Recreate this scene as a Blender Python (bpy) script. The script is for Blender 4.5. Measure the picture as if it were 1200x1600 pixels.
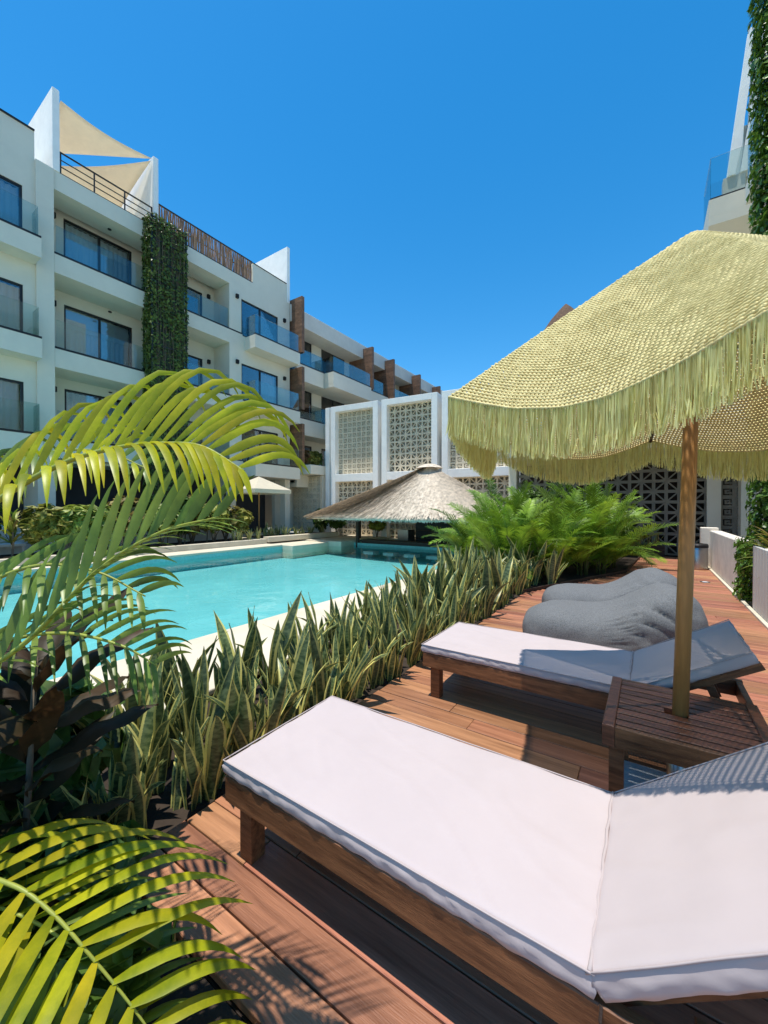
import bpy, bmesh, math, random
from mathutils import Vector, Matrix, noise, Euler
R = math.radians
random.seed(7)
rnd = random.uniform
scene = bpy.context.scene
for o in list(bpy.data.objects): bpy.data.objects.remove(o)
col = scene.collection

# ------------------------------------------------------------------ camera
cam_d = bpy.data.cameras.new('camera'); cam = bpy.data.objects.new('camera', cam_d); col.objects.link(cam)
cam.location = (0, 0, 1.5); cam.rotation_euler = (R(90 - 0.46), 0, R(33.8))
cam_d.sensor_fit = 'VERTICAL'; cam_d.sensor_height = 24; cam_d.sensor_width = 18; cam_d.lens = 620 / 1600 * 24
cam_d.clip_start = 0.05; cam_d.clip_end = 3000
scene.camera = cam
scene.render.resolution_x = 768; scene.render.resolution_y = 1024

# ------------------------------------------------------------------ sky, sun, exposure
SUN = Vector((-0.10, -0.14, 1.0)).normalized()
world = bpy.data.worlds.new('World'); scene.world = world; world.use_nodes = True
wn = world.node_tree.nodes; wl = world.node_tree.links; wn.clear()
sky = wn.new('ShaderNodeTexSky'); sky.sky_type = 'NISHITA'; sky.sun_disc = False
sky.sun_elevation = math.asin(SUN.z); sky.sun_rotation = math.atan2(SUN.x, SUN.y)
sky.altitude = 0; sky.air_density = 1.0; sky.dust_density = 0.15; sky.ozone_density = 3.0
hs = wn.new('ShaderNodeHueSaturation'); hs.inputs['Saturation'].default_value = 1.38; hs.inputs['Hue'].default_value = 0.492
bg = wn.new('ShaderNodeBackground'); bg.inputs[1].default_value = 0.15
wo = wn.new('ShaderNodeOutputWorld')
wl.new(sky.outputs[0], hs.inputs['Color']); wl.new(hs.outputs[0], bg.inputs[0]); wl.new(bg.outputs[0], wo.inputs[0])
sun_d = bpy.data.lights.new('sun', 'SUN'); sun_d.energy = 3.8; sun_d.angle = R(0.53); sun_d.color = (1, 0.95, 0.87)
sun = bpy.data.objects.new('sun', sun_d); col.objects.link(sun)
sun.rotation_euler = SUN.to_track_quat('Z', 'Y').to_euler(); sun.location = (0, 0, 30)
vs = scene.view_settings; vs.view_transform = 'Standard'; vs.look = 'None'; vs.gamma = 1; vs.exposure = 0.5
scene.render.engine = 'CYCLES'
scene.cycles.max_bounces = 8; scene.cycles.transparent_max_bounces = 16

# ------------------------------------------------------------------ materials
M = {}
def mat(name, c, rough=0.7, var=0.12, scale=6.0, bump=0.0, bscale=40.0, rand=0.0, metal=0.0, transl=0.0, stretch=(1, 1, 1), spec=0.4, c2=None, huer=0.0):
    m = bpy.data.materials.new(name); m.use_nodes = True
    n = m.node_tree.nodes; l = m.node_tree.links; n.clear()
    out = n.new('ShaderNodeOutputMaterial'); p = n.new('ShaderNodeBsdfPrincipled')
    p.inputs['Roughness'].default_value = rough; p.inputs['Metallic'].default_value = metal; p.inputs['Specular IOR Level'].default_value = spec
    tc = n.new('ShaderNodeTexCoord'); mp = n.new('ShaderNodeMapping'); mp.inputs['Scale'].default_value = stretch
    oi = n.new('ShaderNodeObjectInfo')
    ad = n.new('ShaderNodeVectorMath'); ad.operation = 'ADD'
    mr = n.new('ShaderNodeMath'); mr.operation = 'MULTIPLY'; mr.inputs[1].default_value = 37.0 if rand or huer else 0.0
    l.new(oi.outputs['Random'], mr.inputs[0])
    l.new(tc.outputs['Object'], ad.inputs[0]); l.new(mr.outputs[0], ad.inputs[1]); l.new(ad.outputs[0], mp.inputs['Vector'])
    nz = n.new('ShaderNodeTexNoise'); nz.inputs['Scale'].default_value = scale; nz.inputs['Detail'].default_value = 6; nz.inputs['Roughness'].default_value = 0.65
    l.new(mp.outputs[0], nz.inputs['Vector'])
    rp = n.new('ShaderNodeValToRGB')
    a = tuple(max(0, x * (1 - var)) for x in c); b = tuple(min(1, x * (1 + var)) for x in (c2 or c))
    rp.color_ramp.elements[0].color = (*a, 1); rp.color_ramp.elements[1].color = (*b, 1)
    rp.color_ramp.elements[0].position = 0.3; rp.color_ramp.elements[1].position = 0.7
    l.new(nz.outputs[0], rp.inputs[0])
    h = n.new('ShaderNodeHueSaturation')
    l.new(rp.outputs[0], h.inputs['Color'])
    v = n.new('ShaderNodeMapRange'); v.inputs['To Min'].default_value = 1 - rand; v.inputs['To Max'].default_value = 1 + rand
    l.new(oi.outputs['Random'], v.inputs[0]); l.new(v.outputs[0], h.inputs['Value'])
    if huer:
        fr = n.new('ShaderNodeMath'); fr.operation = 'FRACT'; l.new(mr.outputs[0], fr.inputs[0])
        v2 = n.new('ShaderNodeMapRange'); v2.inputs['To Min'].default_value = 0.5 - huer; v2.inputs['To Max'].default_value = 0.5 + huer
        l.new(fr.outputs[0], v2.inputs[0]); l.new(v2.outputs[0], h.inputs['Hue'])
    l.new(h.outputs[0], p.inputs['Base Color'])
    if bump:
        bz = n.new('ShaderNodeTexNoise'); bz.inputs['Scale'].default_value = bscale; bz.inputs['Detail'].default_value = 4
        l.new(mp.outputs[0], bz.inputs['Vector'])
        bp = n.new('ShaderNodeBump'); bp.inputs['Strength'].default_value = bump; bp.inputs['Distance'].default_value = 0.01
        l.new(bz.outputs[0], bp.inputs['Height']); l.new(bp.outputs[0], p.inputs['Normal'])
    if transl:
        t = n.new('ShaderNodeBsdfTranslucent'); l.new(h.outputs[0], t.inputs[0])
        mx = n.new('ShaderNodeMixShader'); mx.inputs[0].default_value = transl
        l.new(p.outputs[0], mx.inputs[1]); l.new(t.outputs[0], mx.inputs[2]); l.new(mx.outputs[0], out.inputs[0])
    else:
        l.new(p.outputs[0], out.inputs[0])
    M[name] = m
    return m

def glass_mat(name, tint, refl=0.1, rough=0.0, fres=1.0, bump=None):
    m = bpy.data.materials.new(name); m.use_nodes = True
    n = m.node_tree.nodes; l = m.node_tree.links; n.clear()
    out = n.new('ShaderNodeOutputMaterial')
    t = n.new('ShaderNodeBsdfTransparent'); t.inputs[0].default_value = (*tint, 1)
    g = n.new('ShaderNodeBsdfGlossy'); g.inputs['Roughness'].default_value = rough
    fr = n.new('ShaderNodeFresnel'); fr.inputs[0].default_value = 1.4
    ma = n.new('ShaderNodeMath'); ma.operation = 'MULTIPLY_ADD'; ma.inputs[1].default_value = fres; ma.inputs[2].default_value = refl; ma.use_clamp = True
    l.new(fr.outputs[0], ma.inputs[0])
    mx = n.new('ShaderNodeMixShader'); l.new(ma.outputs[0], mx.inputs[0]); l.new(t.outputs[0], mx.inputs[1]); l.new(g.outputs[0], mx.inputs[2])
    if bump:
        tc = n.new('ShaderNodeTexCoord'); mp = n.new('ShaderNodeMapping'); mp.inputs['Scale'].default_value = (1, 1, 1)
        nz = n.new('ShaderNodeTexNoise'); nz.inputs['Scale'].default_value = bump[0]; nz.inputs['Detail'].default_value = 3; nz.inputs['Distortion'].default_value = 0.6
        bp = n.new('ShaderNodeBump'); bp.inputs['Strength'].default_value = bump[1]; bp.inputs['Distance'].default_value = 0.05
        l.new(tc.outputs['Object'], mp.inputs[0]); l.new(mp.outputs[0], nz.inputs['Vector']); l.new(nz.outputs[0], bp.inputs['Height'])
        l.new(bp.outputs[0], g.inputs['Normal']); l.new(bp.outputs[0], fr.inputs['Normal'])
    l.new(mx.outputs[0], out.inputs[0]); M[name] = m
    return m

mat('plaster', (0.74, 0.69, 0.57), 0.85, 0.05, 1.2, 0.15, 60)
mat('plaster_grey', (0.66, 0.62, 0.55), 0.85, 0.08, 1.5, 0.2, 50)
mat('stucco', (0.76, 0.69, 0.59), 0.9, 0.16, 2.2, 0.3, 60)
mat('white_paint', (0.90, 0.88, 0.83), 0.7, 0.06, 2.5, 0.12, 50)
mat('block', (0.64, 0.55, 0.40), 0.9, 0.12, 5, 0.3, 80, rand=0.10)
mat('block_shaded', (0.22, 0.20, 0.16), 0.9, 0.15, 5, 0.3, 80, rand=0.10)  # same blocks, with the shade under the roof put into the colour
mat('dark_metal', (0.018, 0.017, 0.018), 0.4, 0.1, 10)
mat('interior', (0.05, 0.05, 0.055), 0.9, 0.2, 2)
mat('curtain', (0.85, 0.86, 0.87), 0.9, 0.06, 5, transl=0.2)
mat('blind', (0.62, 0.63, 0.60), 0.9, 0.04, 5)
mat('soffit', (0.74, 0.69, 0.53), 0.85, 0.05, 1.5)
mat('wood_cladding', (0.20, 0.105, 0.06), 0.6, 0.35, 5, 0.2, 30, rand=0.2, stretch=(1, 6, 1))
mat('wood_frame', (0.135, 0.052, 0.022), 0.42, 0.45, 7, 0.25, 60, rand=0.18, stretch=(0.6, 6, 6), c2=(0.2, 0.085, 0.035))
mat('wood_table', (0.125, 0.042, 0.022), 0.38, 0.4, 7, 0.2, 60, rand=0.2, stretch=(0.6, 7, 7), c2=(0.19, 0.07, 0.035))
mat('pole_wood', (0.34, 0.17, 0.05), 0.45, 0.2, 8, 0.1, 60, stretch=(5, 5, 0.4))
mat('dark_wood', (0.045, 0.028, 0.02), 0.6, 0.3, 6, 0.2, 40, stretch=(0.5, 6, 6))
mat('thatch', (0.58, 0.485, 0.37), 0.95, 0.25, 8, 0.4, 40, c2=(0.72, 0.62, 0.49), transl=0.1)
mat('thatch_brown', (0.12, 0.07, 0.04), 0.95, 0.35, 8, 0.5, 40)
mat('stone', (0.60, 0.52, 0.38), 0.8, 0.10, 1.3, 0.15, 40, c2=(0.64, 0.57, 0.44))
mat('soil', (0.035, 0.024, 0.016), 0.95, 0.4, 9, 0.8, 30)
mat('ground', (0.30, 0.27, 0.22), 0.95, 0.2, 0.6, 0.3, 20)
mat('steel', (0.42, 0.41, 0.40), 0.32, 0.05, 10, metal=1.0)
mat('concrete', (0.36, 0.38, 0.38), 0.75, 0.15, 8, 0.2, 50)
mat('fabric_white', (0.495, 0.42, 0.405), 0.85, 0.03, 3, 0.16, 11)
mat('piping', (0.46, 0.385, 0.365), 0.85, 0.05, 10)
mat('bean', (0.105, 0.108, 0.108), 0.95, 0.35, 130, 0.3, 300, c2=(0.17, 0.172, 0.17))
mat('yarn', (0.70, 0.575, 0.24), 0.9, 0.15, 30, 0.3, 300, c2=(0.84, 0.72, 0.36), transl=0.1)
mat('fringe', (0.80, 0.68, 0.22), 0.85, 0.25, 3, stretch=(45, 45, 1.5), c2=(0.92, 0.83, 0.40), transl=0.40)
mat('sail', (0.86, 0.77, 0.62), 0.9, 0.04, 4, transl=0.45)
mat('cream_canvas', (0.72, 0.64, 0.48), 0.9, 0.05, 4, transl=0.2)
mat('bamboo', (0.24, 0.11, 0.055), 0.6, 0.4, 9, rand=0.45, c2=(0.40, 0.22, 0.12), stretch=(6, 6, 0.4))
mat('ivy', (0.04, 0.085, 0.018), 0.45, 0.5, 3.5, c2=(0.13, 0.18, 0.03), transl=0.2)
mat('ivy_backing', (0.022, 0.034, 0.018), 0.9, 0.6, 4, 0.6, 25, stretch=(3, 3, 0.7), c2=(0.05, 0.065, 0.035))  # dark tone of the backing added behind the tower ivy
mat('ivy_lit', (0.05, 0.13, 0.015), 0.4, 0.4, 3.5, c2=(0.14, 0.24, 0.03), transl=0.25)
mat('areca', (0.085, 0.20, 0.018), 0.42, 0.45, 2.5, rand=0.45, c2=(0.22, 0.34, 0.025), transl=0.28, huer=0.012)
mat('palm_yellow', (0.30, 0.38, 0.012), 0.38, 0.3, 5, rand=0.22, c2=(0.52, 0.47, 0.015), transl=0.5, huer=0.02)
mat('palm_green', (0.085, 0.16, 0.02), 0.38, 0.35, 4, rand=0.25, c2=(0.19, 0.26, 0.04), transl=0.30, huer=0.012)
mat('rachis', (0.30, 0.33, 0.05), 0.45, 0.2, 6)
mat('stem', (0.16, 0.17, 0.05), 0.6, 0.3, 8)
mat('bark', (0.16, 0.12, 0.08), 0.9, 0.3, 8, 0.5, 20)
mat('ti_leaf', (0.026, 0.036, 0.012), 0.5, 0.5, 4, rand=0.35, c2=(0.050, 0.026, 0.012), transl=0.15, spec=0.2)
mat('croton', (0.11, 0.15, 0.02), 0.5, 0.5, 5, rand=0.3, c2=(0.30, 0.30, 0.05), transl=0.25, huer=0.03)
mat('croton_red', (0.13, 0.05, 0.03), 0.5, 0.6, 5, rand=0.3, c2=(0.22, 0.16, 0.04), transl=0.2, huer=0.03)
mat('leaf_dark', (0.035, 0.09, 0.016), 0.4, 0.5, 3, c2=(0.09, 0.16, 0.025), transl=0.25)
mat('pool_plaster', (0.12, 0.43, 0.44), 0.8, 0.06, 0.7, c2=(0.15, 0.47, 0.48))
mat('pool_tile', (0.20, 0.52, 0.50), 0.4, 0.15, 12)
mat('white_plastic', (0.75, 0.75, 0.74), 0.5, 0.04, 5)
mat('lamp_black', (0.01, 0.01, 0.01), 0.5, 0.1, 5)
glass_mat('window_glass', (0.84, 0.92, 0.95), 0.15, 0.0, 1.0)
glass_mat('rail_glass', (0.86, 0.93, 0.92), 0.04, 0.0, 0.55)
glass_mat('water', (0.90, 0.99, 0.99), 0.0, 0.02, 0.75, (1.6, 0.3))

def plank_mat(name, c, c2, long_axis_x=True):
    # weathered hardwood: each board its own tone, grain along the board
    m = mat(name, c, 0.5, 0.28, 3.0, 0.25, 30, rand=0.26, stretch=(0.5, 8, 8), c2=c2, huer=0.012)
    return m
plank_mat('plank', (0.29, 0.112, 0.056), (0.38, 0.165, 0.088))

def snake_material():
    m = bpy.data.materials.new('snake_leaf'); m.use_nodes = True
    n = m.node_tree.nodes; l = m.node_tree.links; n.clear()
    out = n.new('ShaderNodeOutputMaterial'); p = n.new('ShaderNodeBsdfPrincipled'); p.inputs['Roughness'].default_value = 0.42
    uv = n.new('ShaderNodeUVMap'); sp = n.new('ShaderNodeSeparateXYZ'); l.new(uv.outputs[0], sp.inputs[0])
    oi = n.new('ShaderNodeObjectInfo')
    # cross bands of the middle of the leaf
    mp = n.new('ShaderNodeMapping'); mp.inputs['Scale'].default_value = (1.6, 26, 1); l.new(uv.outputs[0], mp.inputs[0])
    ad = n.new('ShaderNodeVectorMath'); ad.operation = 'ADD'; mr = n.new('ShaderNodeMath'); mr.operation = 'MULTIPLY'; mr.inputs[1].default_value = 41
    l.new(oi.outputs['Random'], mr.inputs[0]); l.new(mp.outputs[0], ad.inputs[0]); l.new(mr.outputs[0], ad.inputs[1])
    nz = n.new('ShaderNodeTexNoise'); nz.inputs['Scale'].default_value = 1.2; nz.inputs['Detail'].default_value = 4; l.new(ad.outputs[0], nz.inputs['Vector'])
    rp = n.new('ShaderNodeValToRGB'); rp.color_ramp.elements[0].position = 0.38; rp.color_ramp.elements[1].position = 0.62
    rp.color_ramp.elements[0].color = (0.045, 0.078, 0.026, 1); rp.color_ramp.elements[1].color = (0.16, 0.205, 0.08, 1)
    l.new(nz.outputs[0], rp.inputs[0])
    # yellow margin
    sb = n.new('ShaderNodeMath'); sb.operation = 'SUBTRACT'; sb.inputs[1].default_value = 0.5; l.new(sp.outputs[0], sb.inputs[0])
    ab = n.new('ShaderNodeMath'); ab.operation = 'ABSOLUTE'; l.new(sb.outputs[0], ab.inputs[0])
    nz2 = n.new('ShaderNodeTexNoise'); nz2.inputs['Scale'].default_value = 4; l.new(ad.outputs[0], nz2.inputs['Vector'])
    m2 = n.new('ShaderNodeMath'); m2.operation = 'MULTIPLY_ADD'; m2.inputs[1].default_value = 0.10; l.new(nz2.outputs[0], m2.inputs[0]); l.new(ab.outputs[0], m2.inputs[2])
    st = n.new('ShaderNodeMapRange'); st.inputs['From Min'].default_value = 0.37; st.inputs['From Max'].default_value = 0.40; l.new(m2.outputs[0], st.inputs[0])
    mx = n.new('ShaderNodeMix'); mx.data_type = 'RGBA'; l.new(st.outputs[0], mx.inputs[0]); l.new(rp.outputs[0], mx.inputs[6])
    mx.inputs[7].default_value = (0.58, 0.52, 0.15, 1)
    h = n.new('ShaderNodeHueSaturation'); v = n.new('ShaderNodeMapRange'); v.inputs['To Min'].default_value = 0.65; v.inputs['To Max'].default_value = 1.35
    l.new(oi.outputs['Random'], v.inputs[0]); l.new(v.outputs[0], h.inputs['Value']); l.new(mx.outputs[2], h.inputs['Color'])
    l.new(h.outputs[0], p.inputs['Base Color'])
    t = n.new('ShaderNodeBsdfTranslucent'); l.new(h.outputs[0], t.inputs[0])
    ms = n.new('ShaderNodeMixShader'); ms.inputs[0].default_value = 0.18; l.new(p.outputs[0], ms.inputs[1]); l.new(t.outputs[0], ms.inputs[2])
    l.new(ms.outputs[0], out.inputs[0]); M['snake_leaf'] = m
snake_material()

# ------------------------------------------------------------------ mesh helpers
class MB:
    def __init__(s): s.v = []; s.f = []; s.uv = None
    def box(s, x0, x1, y0, y1, z0, z1):
        if x0 > x1: x0, x1 = x1, x0
        if y0 > y1: y0, y1 = y1, y0
        if z0 > z1: z0, z1 = z1, z0
        b = len(s.v)
        s.v += [(x, y, z) for z in (z0, z1) for y in (y0, y1) for x in (x0, x1)]
        s.f += [tuple(b + i for i in q) for q in ((0, 2, 3, 1), (4, 5, 7, 6), (0, 1, 5, 4), (2, 6, 7, 3), (0, 4, 6, 2), (1, 3, 7, 5))]
        return s
    def cbox(s, x0, x1, y0, y1, z0, z1, c=0.004):
        # box with chamfered top and long edges
        b = len(s.v)
        for z, i in ((z0, 0), (z1 - c, 0), (z1, c)):
            s.v += [(x0 + i, y0 + i, z), (x1 - i, y0 + i, z), (x1 - i, y1 - i, z), (x0 + i, y1 - i, z)]
        s.f.append((b, b + 3, b + 2, b + 1)); s.f.append((b + 8, b + 9, b + 10, b + 11))
        for k in (0, 4):
            for i in range(4):
                j = (i + 1) % 4; s.f.append((b + k + i, b + k + j, b + k + 4 + j, b + k + 4 + i))
        return s
    def obox(s, mtx, sx, sy, sz):
        b = len(s.v)
        s.v += [tuple(mtx @ Vector((x * sx / 2, y * sy / 2, z * sz / 2))) for z in (-1, 1) for y in (-1, 1) for x in (-1, 1)]
        s.f += [tuple(b + i for i in q) for q in ((0, 2, 3, 1), (4, 5, 7, 6), (0, 1, 5, 4), (2, 6, 7, 3), (0, 4, 6, 2), (1, 3, 7, 5))]
        return s
    def bar(s, p, q, w, h):
        p = Vector(p); q = Vector(q); d = q - p
        m = Matrix.Translation((p + q) / 2) @ d.to_track_quat('X', 'Z').to_matrix().to_4x4()
        return s.obox(m, d.length, w, h)
    def tube(s, pts, rad, n=8, cap=True, closed=False):
        pts = [Vector(p) for p in pts]; k = len(pts)
        rads = rad if isinstance(rad, (list, tuple)) else [rad] * k
        b = len(s.v); up = None
        for i, p in enumerate(pts):
            if closed: t = pts[(i + 1) % k] - pts[i - 1]
            else: t = pts[min(i + 1, k - 1)] - pts[max(i - 1, 0)]
            t.normalize()
            if up is None: up = Vector((0, 0, 1)) if abs(t.z) < 0.9 else Vector((1, 0, 0))
            a = t.cross(up)
            if a.length < 1e-5: a = t.orthogonal()
            a.normalize(); c = a.cross(t); up = c
            for j in range(n):
                an = 2 * math.pi * j / n
                s.v.append(tuple(p + a * (rads[i] * math.cos(an)) + c * (rads[i] * math.sin(an))))
        for i in range(k if closed else k - 1):
            for j in range(n):
                A = b + i * n; B = b + ((i + 1) % k) * n; j2 = (j + 1) % n
                s.f.append((A + j, A + j2, B + j2, B + j))
        if cap and not closed:
            s.f.append(tuple(b + j for j in reversed(range(n)))); s.f.append(tuple(b + (k - 1) * n + j for j in range(n)))
        return s
    def lathe(s, prof, n=24, cx=0, cy=0):
        b = len(s.v)
        for (r, z) in prof:
            for j in range(n):
                an = 2 * math.pi * j / n; s.v.append((cx + r * math.cos(an), cy + r * math.sin(an), z))
        for i in range(len(prof) - 1):
            for j in range(n):
                j2 = (j + 1) % n; s.f.append((b + i * n + j, b + i * n + j2, b + (i + 1) * n + j2, b + (i + 1) * n + j))
        return s
    def quad(s, a, b, c, d):
        k = len(s.v); s.v += [tuple(a), tuple(b), tuple(c), tuple(d)]; s.f.append((k, k + 1, k + 2, k + 3)); return s
    def tri(s, a, b, c):
        k = len(s.v); s.v += [tuple(a), tuple(b), tuple(c)]; s.f.append((k, k + 1, k + 2)); return s
    def prism(s, poly, z0, z1):
        b = len(s.v); n = len(poly)
        s.v += [(x, y, z0) for x, y in poly] + [(x, y, z1) for x, y in poly]
        s.f.append(tuple(b + i for i in reversed(range(n)))); s.f.append(tuple(b + n + i for i in range(n)))
        for i in range(n): s.f.append((b + i, b + (i + 1) % n, b + n + (i + 1) % n, b + n + i))
        return s
    def mesh(s, name, m, smooth=False):
        me = bpy.data.meshes.new(name); me.from_pydata(s.v, [], s.f); me.materials.append(M[m] if isinstance(m, str) else m)
        if smooth: me.polygons.foreach_set('use_smooth', [True] * len(me.polygons))
        me.update(); return me
    def build(s, name, m, parent=None, smooth=False, kind=None):
        return link(name, s.mesh(name, m, smooth), parent, kind)
def link(name, me, parent=None, kind=None, loc=None, rot=None, sc=None):
    o = bpy.data.objects.new(name, me); col.objects.link(o); o.parent = parent
    if kind: o['kind'] = kind
    if loc is not None: o.location = loc
    if rot is not None: o.rotation_euler = rot
    if sc is not None: o.scale = sc
    return o
def thing(name, label, cat, loc=(0, 0, 0), rz=0, group=None, sc=1.0):
    o = link(name, None, loc=loc, rot=(0, 0, rz), sc=(sc, sc, sc)); return tag(o, label, cat, group)
def tag(o, label, cat, group=None):
    o['label'] = label; o['category'] = cat
    if group: o['group'] = group
    return o
def struct(name, mb, m, smooth=False): return mb.build(name, m, None, smooth, 'structure')
def bevel(o, w, seg=2):
    md = o.modifiers.new('bevel', 'BEVEL'); md.width = w; md.segments = seg; md.limit_method = 'ANGLE'; return o

def wall_with_openings(mb, axis, pos, th, a0, a1, z0, z1, ops):
    # slab in the plane axis=pos (thickness th behind it) with rectangular openings (a0,a1,z0,z1)
    A = sorted(set([a0, a1] + [v for o in ops for v in o[:2] if a0 < v < a1]))
    Z = sorted(set([z0, z1] + [v for o in ops for v in o[2:] if z0 < v < z1]))
    for i in range(len(A) - 1):
        run = None
        for j in range(len(Z) - 1):
            ca, cz = (A[i] + A[i + 1]) / 2, (Z[j] + Z[j + 1]) / 2
            hole = any(o[0] < ca < o[1] and o[2] < cz < o[3] for o in ops)
            if not hole:
                if run is None: run = Z[j]
            if (hole or j == len(Z) - 2) and run is not None:
                ze = Z[j] if hole else Z[j + 1]
                if axis == 'x': mb.box(pos - th, pos, A[i], A[i + 1], run, ze)
                else: mb.box(A[i], A[i + 1], pos, pos + th, run, ze)
                run = None

# ================================================================== THE SETTING
gm = MB(); gm.box(-600, -13.6, -600, 900, -3, -0.3); gm.box(2.6, 600, -600, 900, -3, -0.3); gm.box(-13.6, 2.6, -600, -6.6, -3, -0.3); gm.box(-13.6, 2.6, 18, 900, -3, -0.3)
struct('ground', gm, 'ground')

# pool basin, coping, water
PX0, PX1, PY0, PY1 = -12.2, -4.2, -6.0, 13.9
pb = MB(); zb = -0.46
pb.box(PX0 - 0.3, PX1 + 0.3, PY0 - 0.3, PY1 + 0.3, zb - 0.2, zb)
pb.box(PX0 - 0.3, PX0, PY0, PY1, zb, -0.22); pb.box(PX1, PX1 + 0.3, PY0, PY1, zb, -0.22)
pb.box(PX0 - 0.3, PX1 + 0.3, PY0 - 0.3, PY0, zb, -0.22); pb.box(PX0 - 0.3, PX1 + 0.3, PY1, PY1 + 0.3, zb, -0.22)
pool = struct('pool_basin', pb, 'pool_plaster')
wt = MB(); wt.v = [(PX0, PY0, -0.11), (PX1, PY0, -0.11), (PX1, PY1, -0.11), (PX0, PY1, -0.11)]; wt.f = [(0, 1, 2, 3)]
struct('pool_water', wt, 'water')
tb = MB()
tb.box(PX0 - 0.3, PX0 + 0.02, PY0, PY1, -0.22, 0.0); tb.box(PX1 - 0.02, PX1 + 0.3, PY0, PY1, -0.22, 0.0); tb.box(PX0 + 0.02, PX1 - 0.02, PY1 - 0.02, PY1 + 0.3, -0.22, 0.0); tb.box(PX0 + 0.02, PX1 - 0.02, PY0 - 0.3, PY0 + 0.02, -0.22, 0)
tb.build('waterline_tile', 'pool_tile', pool)
cp = MB()
cp.box(PX1 - 0.03, -2.92, PY0 - 0.6, 13.4, -0.1 + 0.1, 0.05)          # wide coping between pool and bed
cp.box(PX0 - 1.2, PX0 + 0.03, PY0 - 0.6, 10.9, 0.0, 0.07)
cp.box(PX0 + 0.03, PX1 - 0.03, PY0 - 0.6, PY0 + 0.03, 0.0, 0.05)
cp.box(-13.4, -11.6, 10.9, 13.0, -0.45, 0.05); cp.box(-13.4, -10.9, 13.0, 16.6, -0.45, 0.10)
cp.box(-13.4, PX1, 16.6, 18.0, -0.2, 0.02); cp.box(-10.75, PX1, 14.25, 16.6, -0.3, -0.02)
cpo = struct('pool_coping', cp, 'stone'); bevel(cpo, 0.012)
base = MB(); base.box(PX1 + 0.3, 2.6, -6.6, 18, -0.4, -0.2); base.box(-13.6, PX0 - 0.3, -6.6, 18, -0.4, -0.2); base.box(PX0 - 0.3, PX1 + 0.3, 14.2, 18, -0.6, -0.31)
struct('subsoil', base, 'ground')
# planting bed beside the deck
BED = [(-2.9, -1.5), (-1.9, -1.5), (-1.87, 7.3), (-0.45, 11.0), (-0.2, 15.3), (-2.9, 15.3)]
bm_ = MB(); bm_.prism(BED, -0.19, -0.03); bm_.box(-1.898, -0.96, -1.5, 0.74, -0.19, -0.03); bm_.box(-4.1, -2.92, 8.5, 13.3, 0.051, 0.09); struct('planting_bed', bm_, 'soil')
def deck_left(y):
    if y < 0.68: return -0.95
    if y < 7.3: return -1.86
    if y < 11.0: return -1.86 + (y - 7.3) / 3.7 * 1.42
    return -0.44 + min(1, (y - 11.0) / 4.3) * 0.25
# deck: boards run across it
dj = MB(); dj.box(-1.85, 1.30, 0.75, 7.3, -0.10, -0.045); dj.box(-0.95, 1.30, -1.5, 0.749, -0.10, -0.045); dj.prism([(-1.85, 7.3), (1.30, 7.3), (1.30, 15.3), (-0.2, 15.3), (-0.44, 11.0)], -0.10, -0.045)
deck = struct('wooden_deck', dj, 'dark_wood')
y = -1.5; row = 0
while y < 15.2:
    xl = max(deck_left(y), deck_left(y + 0.15)) + rnd(-0.012, 0.012); xr = 1.262
    cuts = [xl]
    x = xl + rnd(0.5, 2.0)
    if row == 17: x = -1.42
    while x < xr - 0.4:
        cuts.append(x); x += rnd(1.6, 2.6)
    cuts.append(xr)
    for a, b in zip(cuts[:-1], cuts[1:]):
        L = b - a - 0.003; dz = rnd(-0.0018, 0.0012)
        mb = MB(); mb.cbox(-L / 2, L / 2, -0.0715, 0.0715, -0.03, 0.0, 0.003)
        link('plank', mb.mesh('plank', 'plank'), deck, loc=((a + b) / 2, y + 0.075, dz), rot=(0, 0, rnd(-0.0006, 0.0006)))
    y += 0.15; row += 1
# kerb board along the widening bed
kb = MB(); kb.bar((-1.87, 7.32, 0.0), (-0.47, 11.0, 0.0), 0.03, 0.10); kb.bar((-0.46, 11.0, 0), (-0.2, 15.3, 0), 0.03, 0.10)
tag(kb.build('kerb_board', 'dark_wood'), 'thin dark wooden edging between deck and palm bed', 'edging')

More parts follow.
